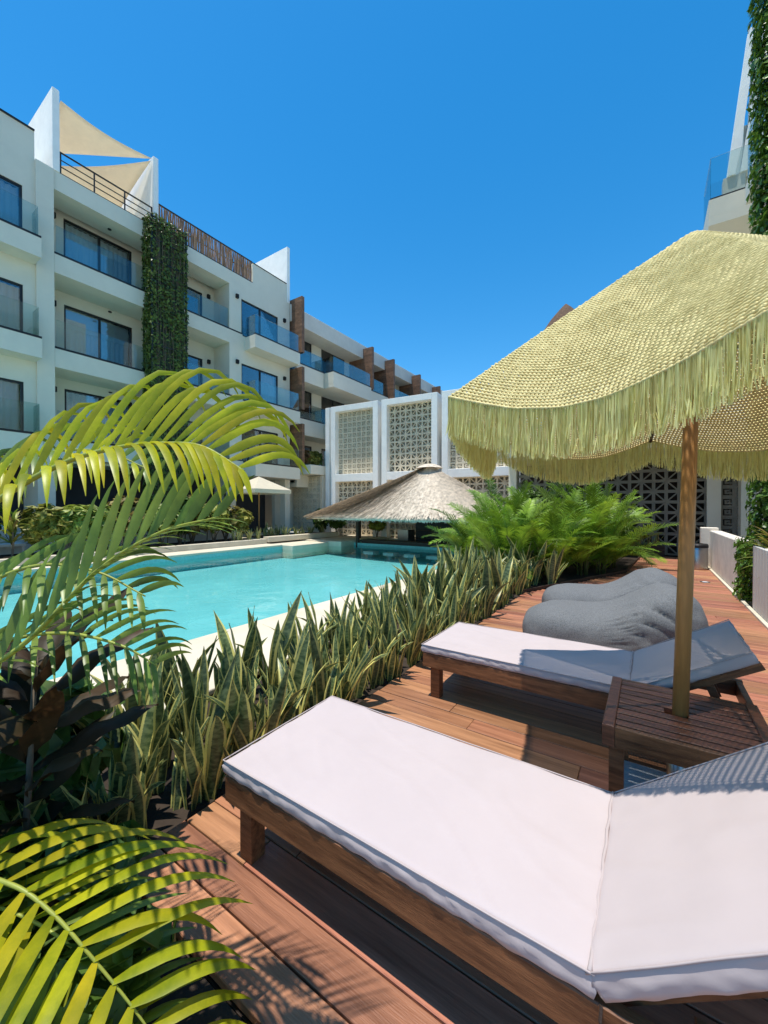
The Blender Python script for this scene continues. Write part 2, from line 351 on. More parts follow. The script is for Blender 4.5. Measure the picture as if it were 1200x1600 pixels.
# ================================================================== LEFT BUILDING
BX = -16.0
def curtain_mesh(y0, y1, z0, z1, x, amp=0.035, wl=0.16):
    mb = MB(); n = max(8, int((y1 - y0) / 0.035))
    ph = rnd(0, 6)
    for i in range(n + 1):
        yy = y0 + (y1 - y0) * i / n; xx = x + amp * math.sin(yy / wl * 6.28 + ph) + 0.4 * amp * math.sin(yy / wl * 2.3 + 1)
        mb.v += [(xx, yy, z0), (xx, yy, z1)]
    for i in range(n): mb.f.append((2 * i, 2 * i + 2, 2 * i + 3, 2 * i + 1))
    return mb
def window(bld, X, y0, y1, z0, z1, panes=2, inner='curtain', fr=0.06):
    f = MB(); x0, x1 = X - 0.10, X - 0.03
    f.box(x0, x1, y0, y0 + fr, z0, z1); f.box(x0, x1, y1 - fr, y1, z0, z1); f.box(x0, x1, y0 + fr, y1 - fr, z0, z0 + fr); f.box(x0, x1, y0 + fr, y1 - fr, z1 - fr, z1)
    w = (y1 - y0 - 2 * fr)
    for k in range(1, panes):
        c = y0 + fr + w * k / panes; f.box(x0, x1, c - 0.035, c + 0.035, z0 + fr, z1 - fr)
    wo_ = f.build('window', 'dark_metal', bld)
    for k in range(panes):
        a = y0 + fr + w * k / panes + (0.035 if k else 0); b = y0 + fr + w * (k + 1) / panes - (0.035 if k < panes - 1 else 0)
        g = MB(); g.box(X - 0.075, X - 0.06, a, b, z0 + fr, z1 - fr); g.build('pane', 'window_glass', wo_)
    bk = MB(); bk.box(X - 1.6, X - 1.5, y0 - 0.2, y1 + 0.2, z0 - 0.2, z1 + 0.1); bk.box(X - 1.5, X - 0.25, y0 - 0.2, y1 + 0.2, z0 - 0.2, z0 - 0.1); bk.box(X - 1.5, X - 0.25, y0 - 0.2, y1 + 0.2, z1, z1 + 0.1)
    bk.build('room', 'interior', wo_)  # room shell coloured near-black in place of unlit depth
    if inner == 'curtain':
        curtain_mesh(y0 + fr, y1 - fr, z0 + 0.05, z1 - 0.05, X - 0.22).build('curtain', 'curtain', wo_, True)
    elif inner == 'half':
        c = (y0 + y1) / 2
        curtain_mesh(c + 0.1, y1 - fr, z0 + 0.05, z1 - 0.05, X - 0.22).build('curtain', 'curtain', wo_, True)
    elif inner == 'blind':
        b = MB(); b.box(X - 0.20, X - 0.19, y0 + fr, y1 - fr, z1 - 0.75, z1 - 0.05); b.build('blind', 'blind', wo_)
        curtain_mesh(y0 + fr, y1 - fr, z0 + 0.05, z1 - 0.7, X - 0.25).build('curtain', 'curtain', wo_, True)
    return wo_
def balcony(bld, xf, xb, y0, y1, z0, z1, rail=0.95, left=True, right=False, panels=2, fascia_t=0.14):
    # floor slab with an upstand at its front, dark channel and glass panels on top
    b = MB(); b.box(xb, xf - fascia_t, y0 + 0.002, y1 - 0.002, z0 + 0.003, z0 + 0.22)
    b.box(xf - fascia_t, xf, y0, y1, z0, z1)
    bo = b.build('balcony', 'plaster', bld)
    c = MB(); c.box(xf - 0.10, xf + 0.006, y0 + 0.004, y1 - 0.004, z1, z1 + 0.065); c.build('rail_channel', 'dark_metal', bo)
    w = (y1 - y0 - 0.1) / panels
    for k in range(panels):
        g = MB(); g.box(xf - 0.072, xf - 0.058, y0 + 0.05 + k * w + 0.01, y0 + 0.05 + (k + 1) * w - 0.01, z1 + 0.05, z1 + rail); g.build('glass_panel', 'rail_glass', bo)
    for flag, yy in ((left, y0 + 0.05), (right, y1 - 0.064)):
        if flag and xf - xb > 0.4:
            g = MB(); g.box(xb + 0.02, xf - 0.09, yy, yy + 0.014, z1, z1 + rail); g.build('glass_panel', 'rail_glass', bo)
            if xf - fascia_t - xb > 0.1:
                u = MB(); u.box(xb, xf - fascia_t, y0 if flag is left and yy < y0 + 0.06 else y1 - 0.12, y0 + 0.12 if yy < y0 + 0.06 else y1, z0 + 0.222, z1 - 0.002); u.build('upstand', 'plaster', bo)
    return bo
def wall_lamp(bld, X, y, z):
    l = MB(); l.box(X, X + 0.10, y - 0.06, y + 0.06, z - 0.09, z + 0.09); l.box(X + 0.10, X + 0.13, y - 0.05, y + 0.05, z - 0.07, z + 0.07); l.build('wall_lamp', 'lamp_black', bld)

b1 = thing('apartment_building', 'white four-storey hotel block with glass balconies left of the pool', 'building', (0, 0, 0))
FL = [3.15, 6.08, 9.12]; FH = 0.62; TOP = [5.75, 8.72, 11.75]
Y_L0, Y_A, Y_B, Y_C, Y_D = -6.0, 4.3, 4.75, 11.2, 14.85
w = MB()
opsL = []
for i, z in enumerate(FL):
    opsL += [(1.7, 4.0, z + FH + 0.02, TOP[i] - 0.35)]
    opsL += [(-3.0, -0.6, z + FH + 0.02, TOP[i] - 0.35)]
wall_with_openings(w, 'x', BX, 0.3, Y_L0, Y_A, 3.16, 12.30, opsL)
w.build('wall', 'plaster', b1)
for o in opsL: window(b1, BX, *o, panes=2, inner=random.choice(['curtain', 'half']))
p = MB(); p.box(BX - 0.25, BX - 0.02, Y_L0, Y_A, 12.30, 13.28); p.build('parapet', 'plaster', b1)
p = MB(); p.box(BX - 0.30, BX + 0.02, Y_L0, Y_A, 13.28, 13.33); p.build('parapet_cap', 'dark_metal', b1)
for z in FL: balcony(b1, BX + 0.62, BX, -4.0, 4.28, z, z + FH - 0.03, left=False, right=True, panels=4)
# pilaster between the bays, rising into the first roof fin
p = MB(); p.box(BX - 1.3, BX + 0.08, Y_A, Y_B, 0.2, 12.4); p.build('pilaster', 'plaster', b1)
# recessed bays
RB = BX - 1.2
w = MB(); ops = []
for i, z in enumerate(FL):
    ops.append((5.40, 7.62, z + 0.3, TOP[i])); ops.append((8.7, 10.62, z + 0.3, TOP[i] - 0.3))
wall_with_openings(w, 'x', RB, 0.25, Y_B, Y_C, 3.16, 12.3, ops); w.build('wall', 'plaster', b1)
for k, o in enumerate(ops): window(b1, RB, *o, panes=2, inner=['curtain', 'none', 'blind', 'none', 'curtain', 'none'][k])
p = MB(); p.box(RB, BX, 8.20, 8.42, 0.2, 12.3); p.build('party_wall', 'plaster', b1)
p = MB(); p.box(BX - 1.0, BX, Y_B, Y_C, 11.82, 12.42); p.build('roof_beam', 'plaster', b1)
p = MB(); p.box(BX - 6.5, BX - 0.1, Y_L0, Y_D, 12.18, 12.40); p.build('roof_slab', 'soffit', b1)
p = MB(); p.box(BX - 6.5, BX - 6.3, Y_L0, 36, 0.2, 12.18); p.box(BX - 6.3, BX - 2.0, Y_L0, Y_L0 + 0.2, 0.2, 12.18); p.build('back_wall', 'plaster', b1)
for i, z in enumerate(FL):
    balcony(b1, BX + 0.06, RB, Y_B + 0.01, 8.19, z, z + FH - 0.02, left=False, panels=2)
    balcony(b1, BX + 0.0, RB, 8.43, Y_C + 0.7, z, z + FH - 0.02, left=False, panels=3)
    wall_lamp(b1, RB, 5.1, TOP[i] - 0.1)
    wall_lamp(b1, RB, 10.9, TOP[i] - 0.35)
    # small ceiling light
    l = MB(); l.lathe([(0.0, TOP[i] + 0.04), (0.06, TOP[i] + 0.04), (0.06, TOP[i] + 0.068)], 10, BX - 0.6, 6.6); l.build('ceiling_light', 'lamp_black', b1)
# flush right bay
w = MB(); opsR = []
for i, z in enumerate(FL): opsR.append((11.84, 14.05, z + FH - 0.08, TOP[i] - 0.36))
wall_with_openings(w, 'x', BX - 0.001, 0.3, Y_C, Y_D, 3.04, 12.42, opsR); w.box(RB, BX - 0.302, Y_C, Y_C + 0.2, 0.2, 12.17); w.build('wall', 'plaster', b1)
for k, o in enumerate(opsR): window(b1, BX, *o, panes=2, inner=['none', 'half', 'half'][k])
for i, z in enumerate(FL):
    balcony(b1, BX + 0.8, BX, 12.0, 14.83, z - 0.12, z + FH - 0.14, left=True, panels=2)
    wall_lamp(b1, BX, 11.58, TOP[i] - 0.38); wall_lamp(b1, BX, 14.45, TOP[i] - 0.38)
# roof: parapet, fins, railing, cane screen
p = MB(); p.box(BX - 0.2, BX - 0.01, 12.5, Y_D - 0.2, 12.421, 13.38); p.build('parapet', 'plaster', b1)
p = MB(); p.box(BX - 0.22, BX + 0.01, 12.5, Y_D - 0.2, 13.38, 13.42); p.build('parapet_cap', 'dark_metal', b1)
for (yy, x1, ht) in ((4.74, -20.4, 15.05), (7.86, -20.2, 15.12), (14.66, -18.8, 15.35)):
    p = MB(); p.box(x1, BX + 0.03, yy, yy + 0.19, 12.425, ht); bevel(p.build('roof_fin', 'white_paint', b1), 0.01)
rl = MB()
for z in (12.46, 12.68, 12.90, 13.14): rl.tube([(BX - 0.05, 4.95, z), (BX - 0.05, 7.84, z)], 0.018 if z < 13.1 else 0.028, 6)
for yy in (4.97, 5.92, 6.88, 7.82): rl.box(BX - 0.07, BX - 0.03, yy - 0.018, yy + 0.018, 12.42, 13.14)
rl.build('roof_railing', 'dark_metal', b1)
cs = link('cane_screen', None, b1)
st = MB(); st.box(BX - 0.06, BX - 0.01, 8.08, 12.48, 13.40, 13.45); st.box(BX - 0.06, BX - 0.01, 8.08, 12.48, 12.43, 12.47); st.box(BX - 0.09, BX - 0.07, 8.08, 12.48, 12.9, 12.95)
st.build('rail', 'dark_wood', cs)
yy = 8.1
while yy < 12.45:
    r_ = rnd(0.018, 0.028); c = MB(); c.tube([(BX - 0.035 + rnd(-.01, .01), yy + rnd(-.02, .02), 12.47), (BX - 0.035, yy + rnd(-.02, .02), 12.95), (BX - 0.035, yy + rnd(-.03, .03), 13.39 + rnd(-.03, .01))], r_, 5)
    c.build('cane', 'bamboo', cs); yy += 1.75 * r_ + (rnd(0.0, 0.02) if random.random() < .25 else 0)
# ground floor: dark glazed bays and columns
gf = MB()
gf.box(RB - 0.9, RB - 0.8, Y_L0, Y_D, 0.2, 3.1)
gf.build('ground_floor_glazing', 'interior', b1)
gs = MB(); gs.box(RB - 0.8, BX - 0.301, Y_L0, Y_D, 3.05, 3.14); gs.build('ground_floor_ceiling', 'soffit', b1)
for yy in (-3.0, 0.6, 8.2, 11.2, 14.55):
    gs = MB(); gs.box(BX - 0.45, BX - 0.05, yy, yy + 0.35, 0.2, 3.04); gs.build('column', 'plaster', b1)

def leaf_cloud(mb, count, pos, size, flat=None):
    for _ in range(count):
        c, nrm = pos()
        s = size * rnd(0.6, 1.3)
        n_ = (Vector(nrm) + Vector((rnd(-.7, .7), rnd(-.7, .7), rnd(-.7, .7)))).normalized()
        a = n_.orthogonal().normalized(); a.rotate(Matrix.Rotation(rnd(0, 6.28), 3, n_)); b = n_.cross(a)
        c = Vector(c)
        mb.quad(c - a * s, c - b * s * 0.55 + n_ * s * 0.15, c + a * s, c + b * s * 0.55 + n_ * s * 0.15)

# ivy tower on the left building
it = thing('ivy_trellis', 'tall dark green ivy-covered trellis tower on the white building', 'climbing plant', (-15.78, 8.2, 0))
fr = MB(); HX, HY = 0.30, 0.66
for x in (-HX, HX):
    for y in (-HY, HY): fr.box(x - 0.03, x + 0.03, y - 0.03, y + 0.03, 0.2, 12.5)
for k in range(16):
    z = 0.6 + k * 0.79
    for x in (-HX, HX): fr.box(x - 0.012, x + 0.012, -HY + .03, HY - .03, z - 0.02, z + 0.02)
    for y in (-HY, HY): fr.box(-HX + .03, HX - .03, y - 0.012, y + 0.012, z - 0.02, z + 0.02)
for k in range(12):
    y = -HY + 0.08 + k * (2 * HY - .16) / 11; fr.box(HX - 0.022, HX - 0.014, y - 0.004, y + 0.004, 0.3, 12.45)
fr.build('frame', 'dark_metal', it)
nt = MB(); nt.box(-HX + 0.05, HX - 0.06, -HY + 0.05, HY - 0.05, 0.25, 12.4); nt.build('dark_backing', 'ivy_backing', it)  # added dark backing box, makes the gaps between the leaves dark
vn = MB()
for k in range(26):
    y = rnd(-HY, HY); pts = [(HX + rnd(-.03, .03), y + rnd(-.05, .05), z * 1.25 + 0.1) for z in range(11)]
    vn.tube(pts, 0.008, 4)
vn.build('vine_stems', 'bark', it)
lv = MB()
def ivypos():
    while True:
        z = rnd(0.3, 12.55)
        if random.random() < 0.66: p = (HX + rnd(-.05, .09), rnd(-HY - .05, HY + .05), z); n_ = (1, 0, 0.3)
        else: p = (rnd(-HX, HX), -HY + rnd(-.09, .05), z); n_ = (0, -1, 0.3)
        d = noise.noise(Vector((p[0] * 2, p[1] * 3.2, p[2] * 0.5))) + 0.5 * noise.noise(Vector((p[1] * 8, p[2] * 1.2, 3)))
        edge = p[1] < -HY + .12 or p[1] > HY - .15 or z > 12.2
        if d > 0.05 or edge or random.random() < 0.25: return p, n_
leaf_cloud(lv, 11500, ivypos, 0.06)
lv.build('ivy_leaves', 'ivy', it, kind='stuff')

# shade sails
def sail(name, A, B, C, label, sag=0.12, n=14):
    A, B, C = Vector(A), Vector(B), Vector(C); mb = MB(); cen = (A + B + C) / 3
    idx = {}
    for i in range(n + 1):
        for j in range(n + 1 - i):
            u, v = i / n, j / n; t = 1 - u - v
            p = A * t + B * u + C * v
            # edges curve inwards
            k = (u * t + t * v + u * v) 
            pull = sag * 4 * (max(u * t * (1 - v) ** 3, 0) + max(t * v * (1 - u) ** 3, 0) + max(u * v * (1 - t) ** 3, 0))
            p = p.lerp(cen, min(0.6, pull)); p.z -= 0.25 * k
            idx[i, j] = len(mb.v); mb.v.append(tuple(p))
    for i in range(n):
        for j in range(n - i):
            mb.f.append((idx[i, j], idx[i + 1, j], idx[i, j + 1]))
            if i + j < n - 1: mb.f.append((idx[i + 1, j], idx[i + 1, j + 1], idx[i, j + 1]))
    o = mb.build(name, 'sail', None, True); tag(o, label, 'shade sail', 'shade sails on the roof terrace')
    so = o.modifiers.new('t', 'SOLIDIFY'); so.thickness = 0.01
    return o
sail('shade_sail', (BX + 0.0, 4.97, 14.80), (BX - 0.02, 7.84, 15.02), (-19.6, 4.97, 14.95), 'upper cream triangular shade sail between two white roof fins')
sail('shade_sail', (BX - 0.1, 7.84, 14.98), (-20.1, 7.84, 13.3), (-19.9, 4.97, 14.7), 'lower cream shade sail sloping down behind the roof railing')

# far wing of the building
b2 = thing('apartment_building', 'lower grey-white wing with brown wooden fins behind the block screens', 'building', (0, 0, 0))
FF = [2.7, 5.6, 8.57]; FT = [5.3, 8.6, 11.6]
w = MB(); ops = []
wy = [(15.7, 17.75), (18.6, 20.9), (22.1, 23.8), (25.0, 27.3), (29.0, 31.0), (32.5, 34.5)]
for i in range(3):
    for (a, b) in wy: ops.append((a, b, FF[i] + 0.35, FT[i]))
wall_with_openings(w, 'x', RB, 0.25, 14.86, 36, 0.2, 12.2, ops); w.build('wall', 'plaster', b2)
for k, o in enumerate(ops):
    if o[0] < 22 or o[2] > 8: window(b2, RB, *o, panes=2, inner='curtain' if k % 3 else 'half')
p = MB(); p.box(RB - 4, BX + 0.02, 14.9, 36, 11.55, 12.45); bevel(p.build('roof_fascia', 'plaster_grey', b2), 0.02)
segs = [(15.3, 17.45, 0.0), (17.5, 21.25, 0.72), (21.6, 23.85, 0.35), (24.2, 27.8, 0.35), (28.2, 31.5, 0.35), (31.6, 36, 0.35)]
for i, z in enumerate(FF):
    for (a, b, xo) in segs: balcony(b2, BX + 0.05 + xo, RB, a, b, z, z + 0.88, rail=0.9, left=xo > 0.3, panels=2)
def wood_fin(bld, yy, x0, x1, z0, z1):
    f = link('wooden_fin', None, bld)
    n = int((z1 - z0) / 0.14)
    for k in range(n):
        q = MB(); q.box(x0, x1, yy - 0.09, yy + 0.09, z0 + k * (z1 - z0) / n, z0 + (k + 1) * (z1 - z0) / n - 0.008); q.build('board', 'wood_cladding', f)
    q = MB(); q.box(x0 + 0.02, x1 - 0.02, yy - 0.07, yy + 0.07, z0, z1); q.build('core', 'dark_wood', f)
for yy, z0, z1 in ((15.08, 9.75, 12.7), (15.08, 6.75, 9.0), (15.08, 3.8, 6.0), (21.45, 9.4, 12.2), (24.05, 9.4, 12.2), (27.95, 9.4, 12.2), (31.55, 9.4, 12.2)):
    wood_fin(b2, yy, BX - 1.15, BX + 0.78, z0, z1)
p = MB(); p.box(RB - 5, RB - 4.8, 14.9, 36, 0.2, 12.0); p.box(RB - 4.8, BX - 0.5, 35.8, 36, 0.2, 11.54); p.build('back_wall', 'plaster', b2)
# planted ledge and block wall at ground between wing and screens
lg = MB(); lg.box(RB, -14.9, 15.3, 16.6, 3.35, 3.85); lg.box(RB, -15.0, 16.3, 16.55, 0.2, 3.35); tag(bevel(lg.build('planter_ledge', 'plaster'), 0.02), 'white planter ledge above the shaded wall left of the block screens', 'planter')

# ================================================================== BREEZE-BLOCK SCREENS
def key_block(b, t=0.09):
    m = MB(); e = 0.055 * b / 0.3; g = b / 2
    m.box(-g, g, -t / 2, t / 2, -g, -g + e); m.box(-g, g, -t / 2, t / 2, g - e, g)
    m.box(-g, -g + e, -t / 2, t / 2, -g + e, g - e); m.box(g - e, g, -t / 2, t / 2, -g + e, g - e)
    w_ = e * 0.85; i = g * 0.42; t2 = t * 0.94
    m.box(-i, i, -t2 / 2, t2 / 2, i - w_, i); m.box(-i, -i + w_, -t2 / 2, t2 / 2, -i, i - w_); m.box(-i + w_, i, -t2 / 2, t2 / 2, -i, -i + w_)
    m.box(i - w_, i, -t2 / 2, t2 / 2, -i + w_, 0); m.box(i, g - e, -t2 / 2, t2 / 2, -w_ / 2 - i + w_ / 2, -i + w_ * 0.9)
    return m
def x_block(b, t=0.09):
    m = MB(); e = 0.042 * b / 0.3; g = b / 2
    m.box(-g, g, -t / 2, t / 2, -g, -g + e); m.box(-g, g, -t / 2, t / 2, g - e, g)
    m.box(-g, -g + e, -t / 2, t / 2, -g + e, g - e); m.box(g - e, g, -t / 2, t / 2, -g + e, g - e)
    L = (b - 2 * e) * 1.414
    m.obox(Matrix.Rotation(R(45), 4, 'Y'), L, t * 0.92, e * 0.9)
    return m
BLK = {}
def block_mesh(kind, b, m):
    k = (kind, round(b, 3), m)
    if k not in BLK: BLK[k] = (key_block(b) if kind == 'key' else x_block(b)).mesh('breeze_block', m)
    return BLK[k]
def block_panel(parent, u0, u1, z0, z1, kind, nx, m='block', yoff=0.0):
    # fills u0..u1 x z0..z1 in the local xz plane with single blocks
    b = (u1 - u0) / nx; nz = max(1, round((z1 - z0) / b)); bz = (z1 - z0) / nz
    for i in range(nx):
        for j in range(nz):
            o = link('breeze_block', block_mesh(kind, b, m), parent, loc=(u0 + (i + .5) * b, yoff, z0 + (j + .5) * bz), sc=(1, 1, bz / b))
            if kind == 'x' and (i + j) % 2: o.scale = (-1, 1, bz / b)
def screen(p0, p1, label, kinds, ztop=7.0, zmid=(2.95, 3.35), nx=8, zb=0.25):
    p0, p1 = Vector((*p0, 0)), Vector((*p1, 0)); d = p1 - p0; L = d.length
    s_ = thing('block_screen', label, 'screen wall', p0, math.atan2(d.y, d.x), 'tall white-framed block screens behind the thatched bar')
    f = MB(); t = 0.30; dp = 0.75
    f.box(0, t, -dp / 2, dp / 2, zb - 0.4, ztop); f.box(L - t, L, -dp / 2, dp / 2, zb - 0.4, ztop)
    f.box(t, L - t, -dp / 2, dp / 2, ztop - t, ztop); f.box(t, L - t, -dp / 2 + 0.003, dp / 2, *zmid)
    bevel(f.build('frame', 'white_paint', s_), 0.015)
    f = MB(); f.box(0.1, L - 0.1, 1.3, 1.5, zb - 0.4, ztop - 0.1); f.box(0.1, L - 0.1, dp / 2 + 0.01, 1.298, ztop - 0.25, ztop - 0.1); f.box(0.02, 0.098, dp / 2 + 0.01, 1.5, zb - 0.4, ztop - 0.1); f.box(L - 0.098, L - 0.02, dp / 2 + 0.01, 1.5, zb - 0.4, ztop - 0.1); f.build('shade_housing', 'plaster', s_)  # added closed housing behind the blocks, keeps their openings dark
    block_panel(s_, t, L - t, zmid[1], ztop - t, kinds[0], nx); block_panel(s_, t, L - t, zb - 0.4, zmid[0], kinds[1], nx)
    return s_
screen((-14.42, 16.65), (-11.52, 16.95), 'leftmost white-framed screen filled with square-key breeze blocks', ('key', 'x'))
screen((-11.32, 16.98), (-8.36, 17.3), 'middle white-framed screen filled with diagonal-pattern breeze blocks', ('x', 'x'), nx=8)
screen((-8.15, 17.33), (-4.75, 17.7), 'right white-framed screen with key-pattern blocks, partly behind the fringe of the parasol', ('key', 'x'), nx=9)
sl = MB(); sl.box(-14.78, -14.50, 16.3, 17.0, -0.15, 7.0); tag(bevel(sl.build('white_pillar', 'white_paint'), 0.015), 'slim white pillar beside the leftmost block screen', 'pillar')
bs = thing('block_wall', 'shaded breeze-block wall under the planter ledge behind plants', 'screen wall', (-17.1, 16.2, 0), 0)
block_panel(bs, 0, 2.1, 0.2, 3.3, 'key', 7, 'block')

# block wall at the far end of the deck
ew = thing('block_wall', 'shaded patterned breeze-block wall closing the far end of the deck', 'screen wall', (0, 15.85, 0), 0)
f = MB(); f.box(1.46, 1.80, -0.2, 0.2, 0, 3.3); f.box(-4.6, -4.3, -0.2, 0.2, -0.2, 3.3); bevel(f.build('column', 'plaster', ew), 0.01)
block_panel(ew, -4.3, 1.46, 0, 3.1, 'x', 17, 'block_shaded'); block_panel(ew, 1.80, 3.1, 0, 3.1, 'key', 4, 'block_shaded')
f = MB(); f.box(-4.6, 3.2, -1.7, 1.6, 3.3, 3.5); f.build('roof_slab', 'plaster', ew)  # overhang drawn far forward, out of view, to shade the blocks
f = MB(); f.box(-4.6, 3.2, 1.5, 1.6, -0.2, 3.3); f.build('back_wall', 'dark_wood', ew)

pbx = thing('wooden_planter', 'long low dark wooden planter box at the far end of the deck', 'planter', (0.0, 15.4, 0))
f = MB()
for k in range(3): 
    f = MB(); f.box(-1.2, 0.40, -0.16, 0.16, 0.005 + k * 0.11, 0.005 + k * 0.11 + 0.104); f.build('board', 'dark_wood', pbx)

# ================================================================== RIGHT-HAND SIDE WALLS AND BUILDING
rw = MB(); rw.box(1.275, 1.5, 9.15, 12.95, -0.1, 0.95); tag(bevel(rw.build('low_wall', 'stucco'), 0.02), 'low grey stucco wall along the right edge of the deck', 'wall')
rp_ = MB(); rp_.box(1.10, 1.45, 12.96, 13.3, -0.1, 1.02); tag(bevel(rp_.build('wall_pier', 'stucco'), 0.015), 'short stucco pier behind the steel bin', 'pier')
rc = thing('ribbed_panel', 'pale grey ribbed planter wall at the right edge of the deck', 'wall', (1.27, 5.0, 0))
f = MB(); f.box(0.05, 0.16, -3.2, 3.05, -0.1, 0.93); f.build('backing', 'plaster_grey', rc)
rib = MB(); rib.box(0, 0.045, -0.06, 0.06, -0.05, 0.95); ribm = rib.mesh('rib', 'plaster_grey')
yy = -3.1
while yy < 3.0: link('rib', ribm, rc, loc=(rnd(0, .01), yy, 0)); yy += 0.175
st_ = MB(); st_.box(1.22, 1.268, 2.0, 13.0, -0.02, 0.03); tag(st_.build('edge_strip', 'stone'), 'thin pale stone strip where the deck meets the right wall', 'edging')

rb = thing('apartment_building', 'white building with slanted fin and glass balcony at top right', 'building', (0, 0, 0))
p = MB(); p.box(2.45, 6.5, 7.0, 13.0, -0.2, 16); p.box(2.2, 6.5, 15.3, 22, -0.2, 12.5); p.build('wall', 'plaster', rb)
p = MB(); p.box(1.27, 2.7, 13.6, 15.28, 9.0, 9.22); p.box(1.27, 2.7, 13.6, 13.72, 9.222, 9.68); p.box(1.27, 1.39, 13.722, 15.28, 9.222, 9.68); bo = p.build('balcony', 'plaster', rb)
g = MB(); g.box(1.30, 2.6, 13.64, 13.655, 9.73, 10.8); g.build('glass_panel', 'rail_glass', bo); g = MB(); g.box(1.30, 1.315, 13.66, 15.2, 9.68, 10.8); g.build('glass_panel', 'rail_glass', bo)
g = MB(); g.box(1.30, 2.6, 13.62, 13.68, 9.68, 9.73); g.build('rail_channel', 'dark_metal', bo)
p = MB(); p.box(1.90, 2.44, 8.8, 12.95, 8.88, 9.1); p.box(1.90, 2.02, 8.8, 12.95, 9.102, 9.33); bo = p.build('balcony', 'plaster', rb)
g = MB(); g.box(1.93, 1.945, 8.8, 12.9, 9.33, 10.6); g.build('glass_panel', 'rail_glass', bo)
p = MB(); p.box(1.72, 2.2, 15.0, 15.28, 9.68, 11.0); p.build('pier', 'plaster_grey', rb)
# slanted fin with a diamond slit, built as a thick plate
def plate(name, pts, y0, y1, m, parent):
    mb = MB(); n = len(pts); mb.v = [(x, y0, z) for x, z in pts] + [(x, y1, z) for x, z in pts]
    mb.f = [tuple(range(n)), tuple(reversed(range(n, 2 * n)))] + [(i, i + n, (i + 1) % n + n, (i + 1) % n) for i in range(n)]
    return mb.build(name, m, parent)
plate('roof_fin', [(1.80, 11.0), (1.97, 11.0), (2.12, 11.8), (2.17, 12.5), (2.27, 13.4), (2.34, 14.9), (2.24, 14.9)], 14.95, 15.25, 'white_paint', rb)
plate('roof_fin', [(2.08, 11.0), (3.2, 11.0), (3.2, 14.8), (2.36, 14.88), (2.31, 13.4), (2.27, 12.4), (2.17, 11.7)], 14.95, 15.25, 'white_paint', rb)
# hanging ivy column
ic = thing('ivy_column', 'tall hanging green ivy curtain at the right edge of the picture', 'climbing plant', (1.87, 8.8, 0))
f = MB(); f.box(-0.28, 0.6, -0.3, 0.3, 0, 13); f.build('support', 'dark_wood', ic)
lv = MB()
def icpos():
    z = rnd(0.0, 12.8)
    xl = -0.40 if z > 1.0 else -0.56
    if random.random() < 0.5: return (xl + rnd(-.10, .12), rnd(-0.36, 0.34), z), (-1, 0, .4)
    return (rnd(-0.40, 0.6), -0.34 + rnd(-.09, .08), z), (0, -1, .4)
leaf_cloud(lv, 15000, icpos, 0.06); lv.build('ivy_leaves', 'ivy_lit', ic, kind='stuff')

# far things: thatched roof top on a far building, white far roof
fb = MB(); fb.box(-5.4, 3, 25, 32, -0.3, 10.5); tag(fb.build('far_building', 'plaster'), 'far pale building behind the parasol, below the brown thatched tip', 'building')
th_ = MB(); th_.lathe([(2.9, 10.6), (2.0, 12.3), (1.0, 13.8), (0.35, 14.55), (0.05, 14.85)], 20, -4.6, 28.2)
tag(th_.build('thatched_roof', 'thatch_brown', None, True), 'brown thatched roof tip peeking above the parasol', 'roof')
fw_ = MB(); fw_.prism([(-30, 52), (-14, 46), (-12, 54), (-28, 60)], -0.3, 14.6); tag(fw_.build('far_building', 'white_paint'), 'distant white building behind the end of the roofline', 'building')

# ================================================================== PALAPA POOL BAR
PC = Vector((-7.5, 14.55)); ZA, ZE = 3.30, 1.10
def pal(an, s, dz=0.0):
    a = 6.7 if math.cos(an) < 0 else 3.9; b = 2.55
    x = PC.x + a * s * math.cos(an); y = PC.y + b * s * math.sin(an)
    z = ZA - (ZA - ZE) * (s ** 0.93) + dz
    return Vector((x, y, z))
pl = thing('thatched_bar', 'swim-up bar under a wide grey thatched palapa roof', 'bar', (0, 0, 0))
rf = MB(); n = 72; ns = 12
for i in range(ns + 1):
    for j in range(n):
        an = 2 * math.pi * j / n; s = max(0.02, i / ns)
        q = pal(an, s * 0.985, -0.03 + 0.05 * noise.noise(Vector((3 * math.cos(an), 3 * math.sin(an), s * 4)))); rf.v.append(tuple(q))
for i in range(ns):
    for j in range(n): j2 = (j + 1) % n; rf.f.append((i * n + j, i * n + j2, (i + 1) * n + j2, (i + 1) * n + j))
b0 = len(rf.v)
for j in range(n):
    an = 2 * math.pi * j / n; rf.v.append(tuple(pal(an, 0.96, -0.13)))
for j in range(n): j2 = (j + 1) % n; rf.f.append((ns * n + j, ns * n + j2, b0 + j2, b0 + j))
b1_ = len(rf.v); rf.v.append((PC.x, PC.y, ZA - 0.5))
for j in range(n): rf.f.append((b0 + j, b0 + (j + 1) % n, b1_))
ro = rf.build('roof', 'thatch', pl, True)
stw = MB()
for course in range(11):
    s1 = 0.10 + 0.90 * (course + 1) / 11; s0 = s1 - 0.17
    for _ in range(int(1900 * s1)):
        an = rnd(0, 6.283); ss = s0 + rnd(-0.05, 0.03); se = min(1.02, s1 + rnd(-0.05, 0.012))
        a2 = an + rnd(-0.03, 0.03); l0, l1 = rnd(0.0, 0.03), rnd(0.015, 0.065)
        A = pal(an, max(0.01, ss), l0); B = pal(a2, se, l1)
        wdt = rnd(0.012, 0.03); side = (B - A).cross(Vector((0, 0, 1))).normalized() * wdt
        stw.quad(A - side, A + side, B + side * 0.5, B - side * 0.5)
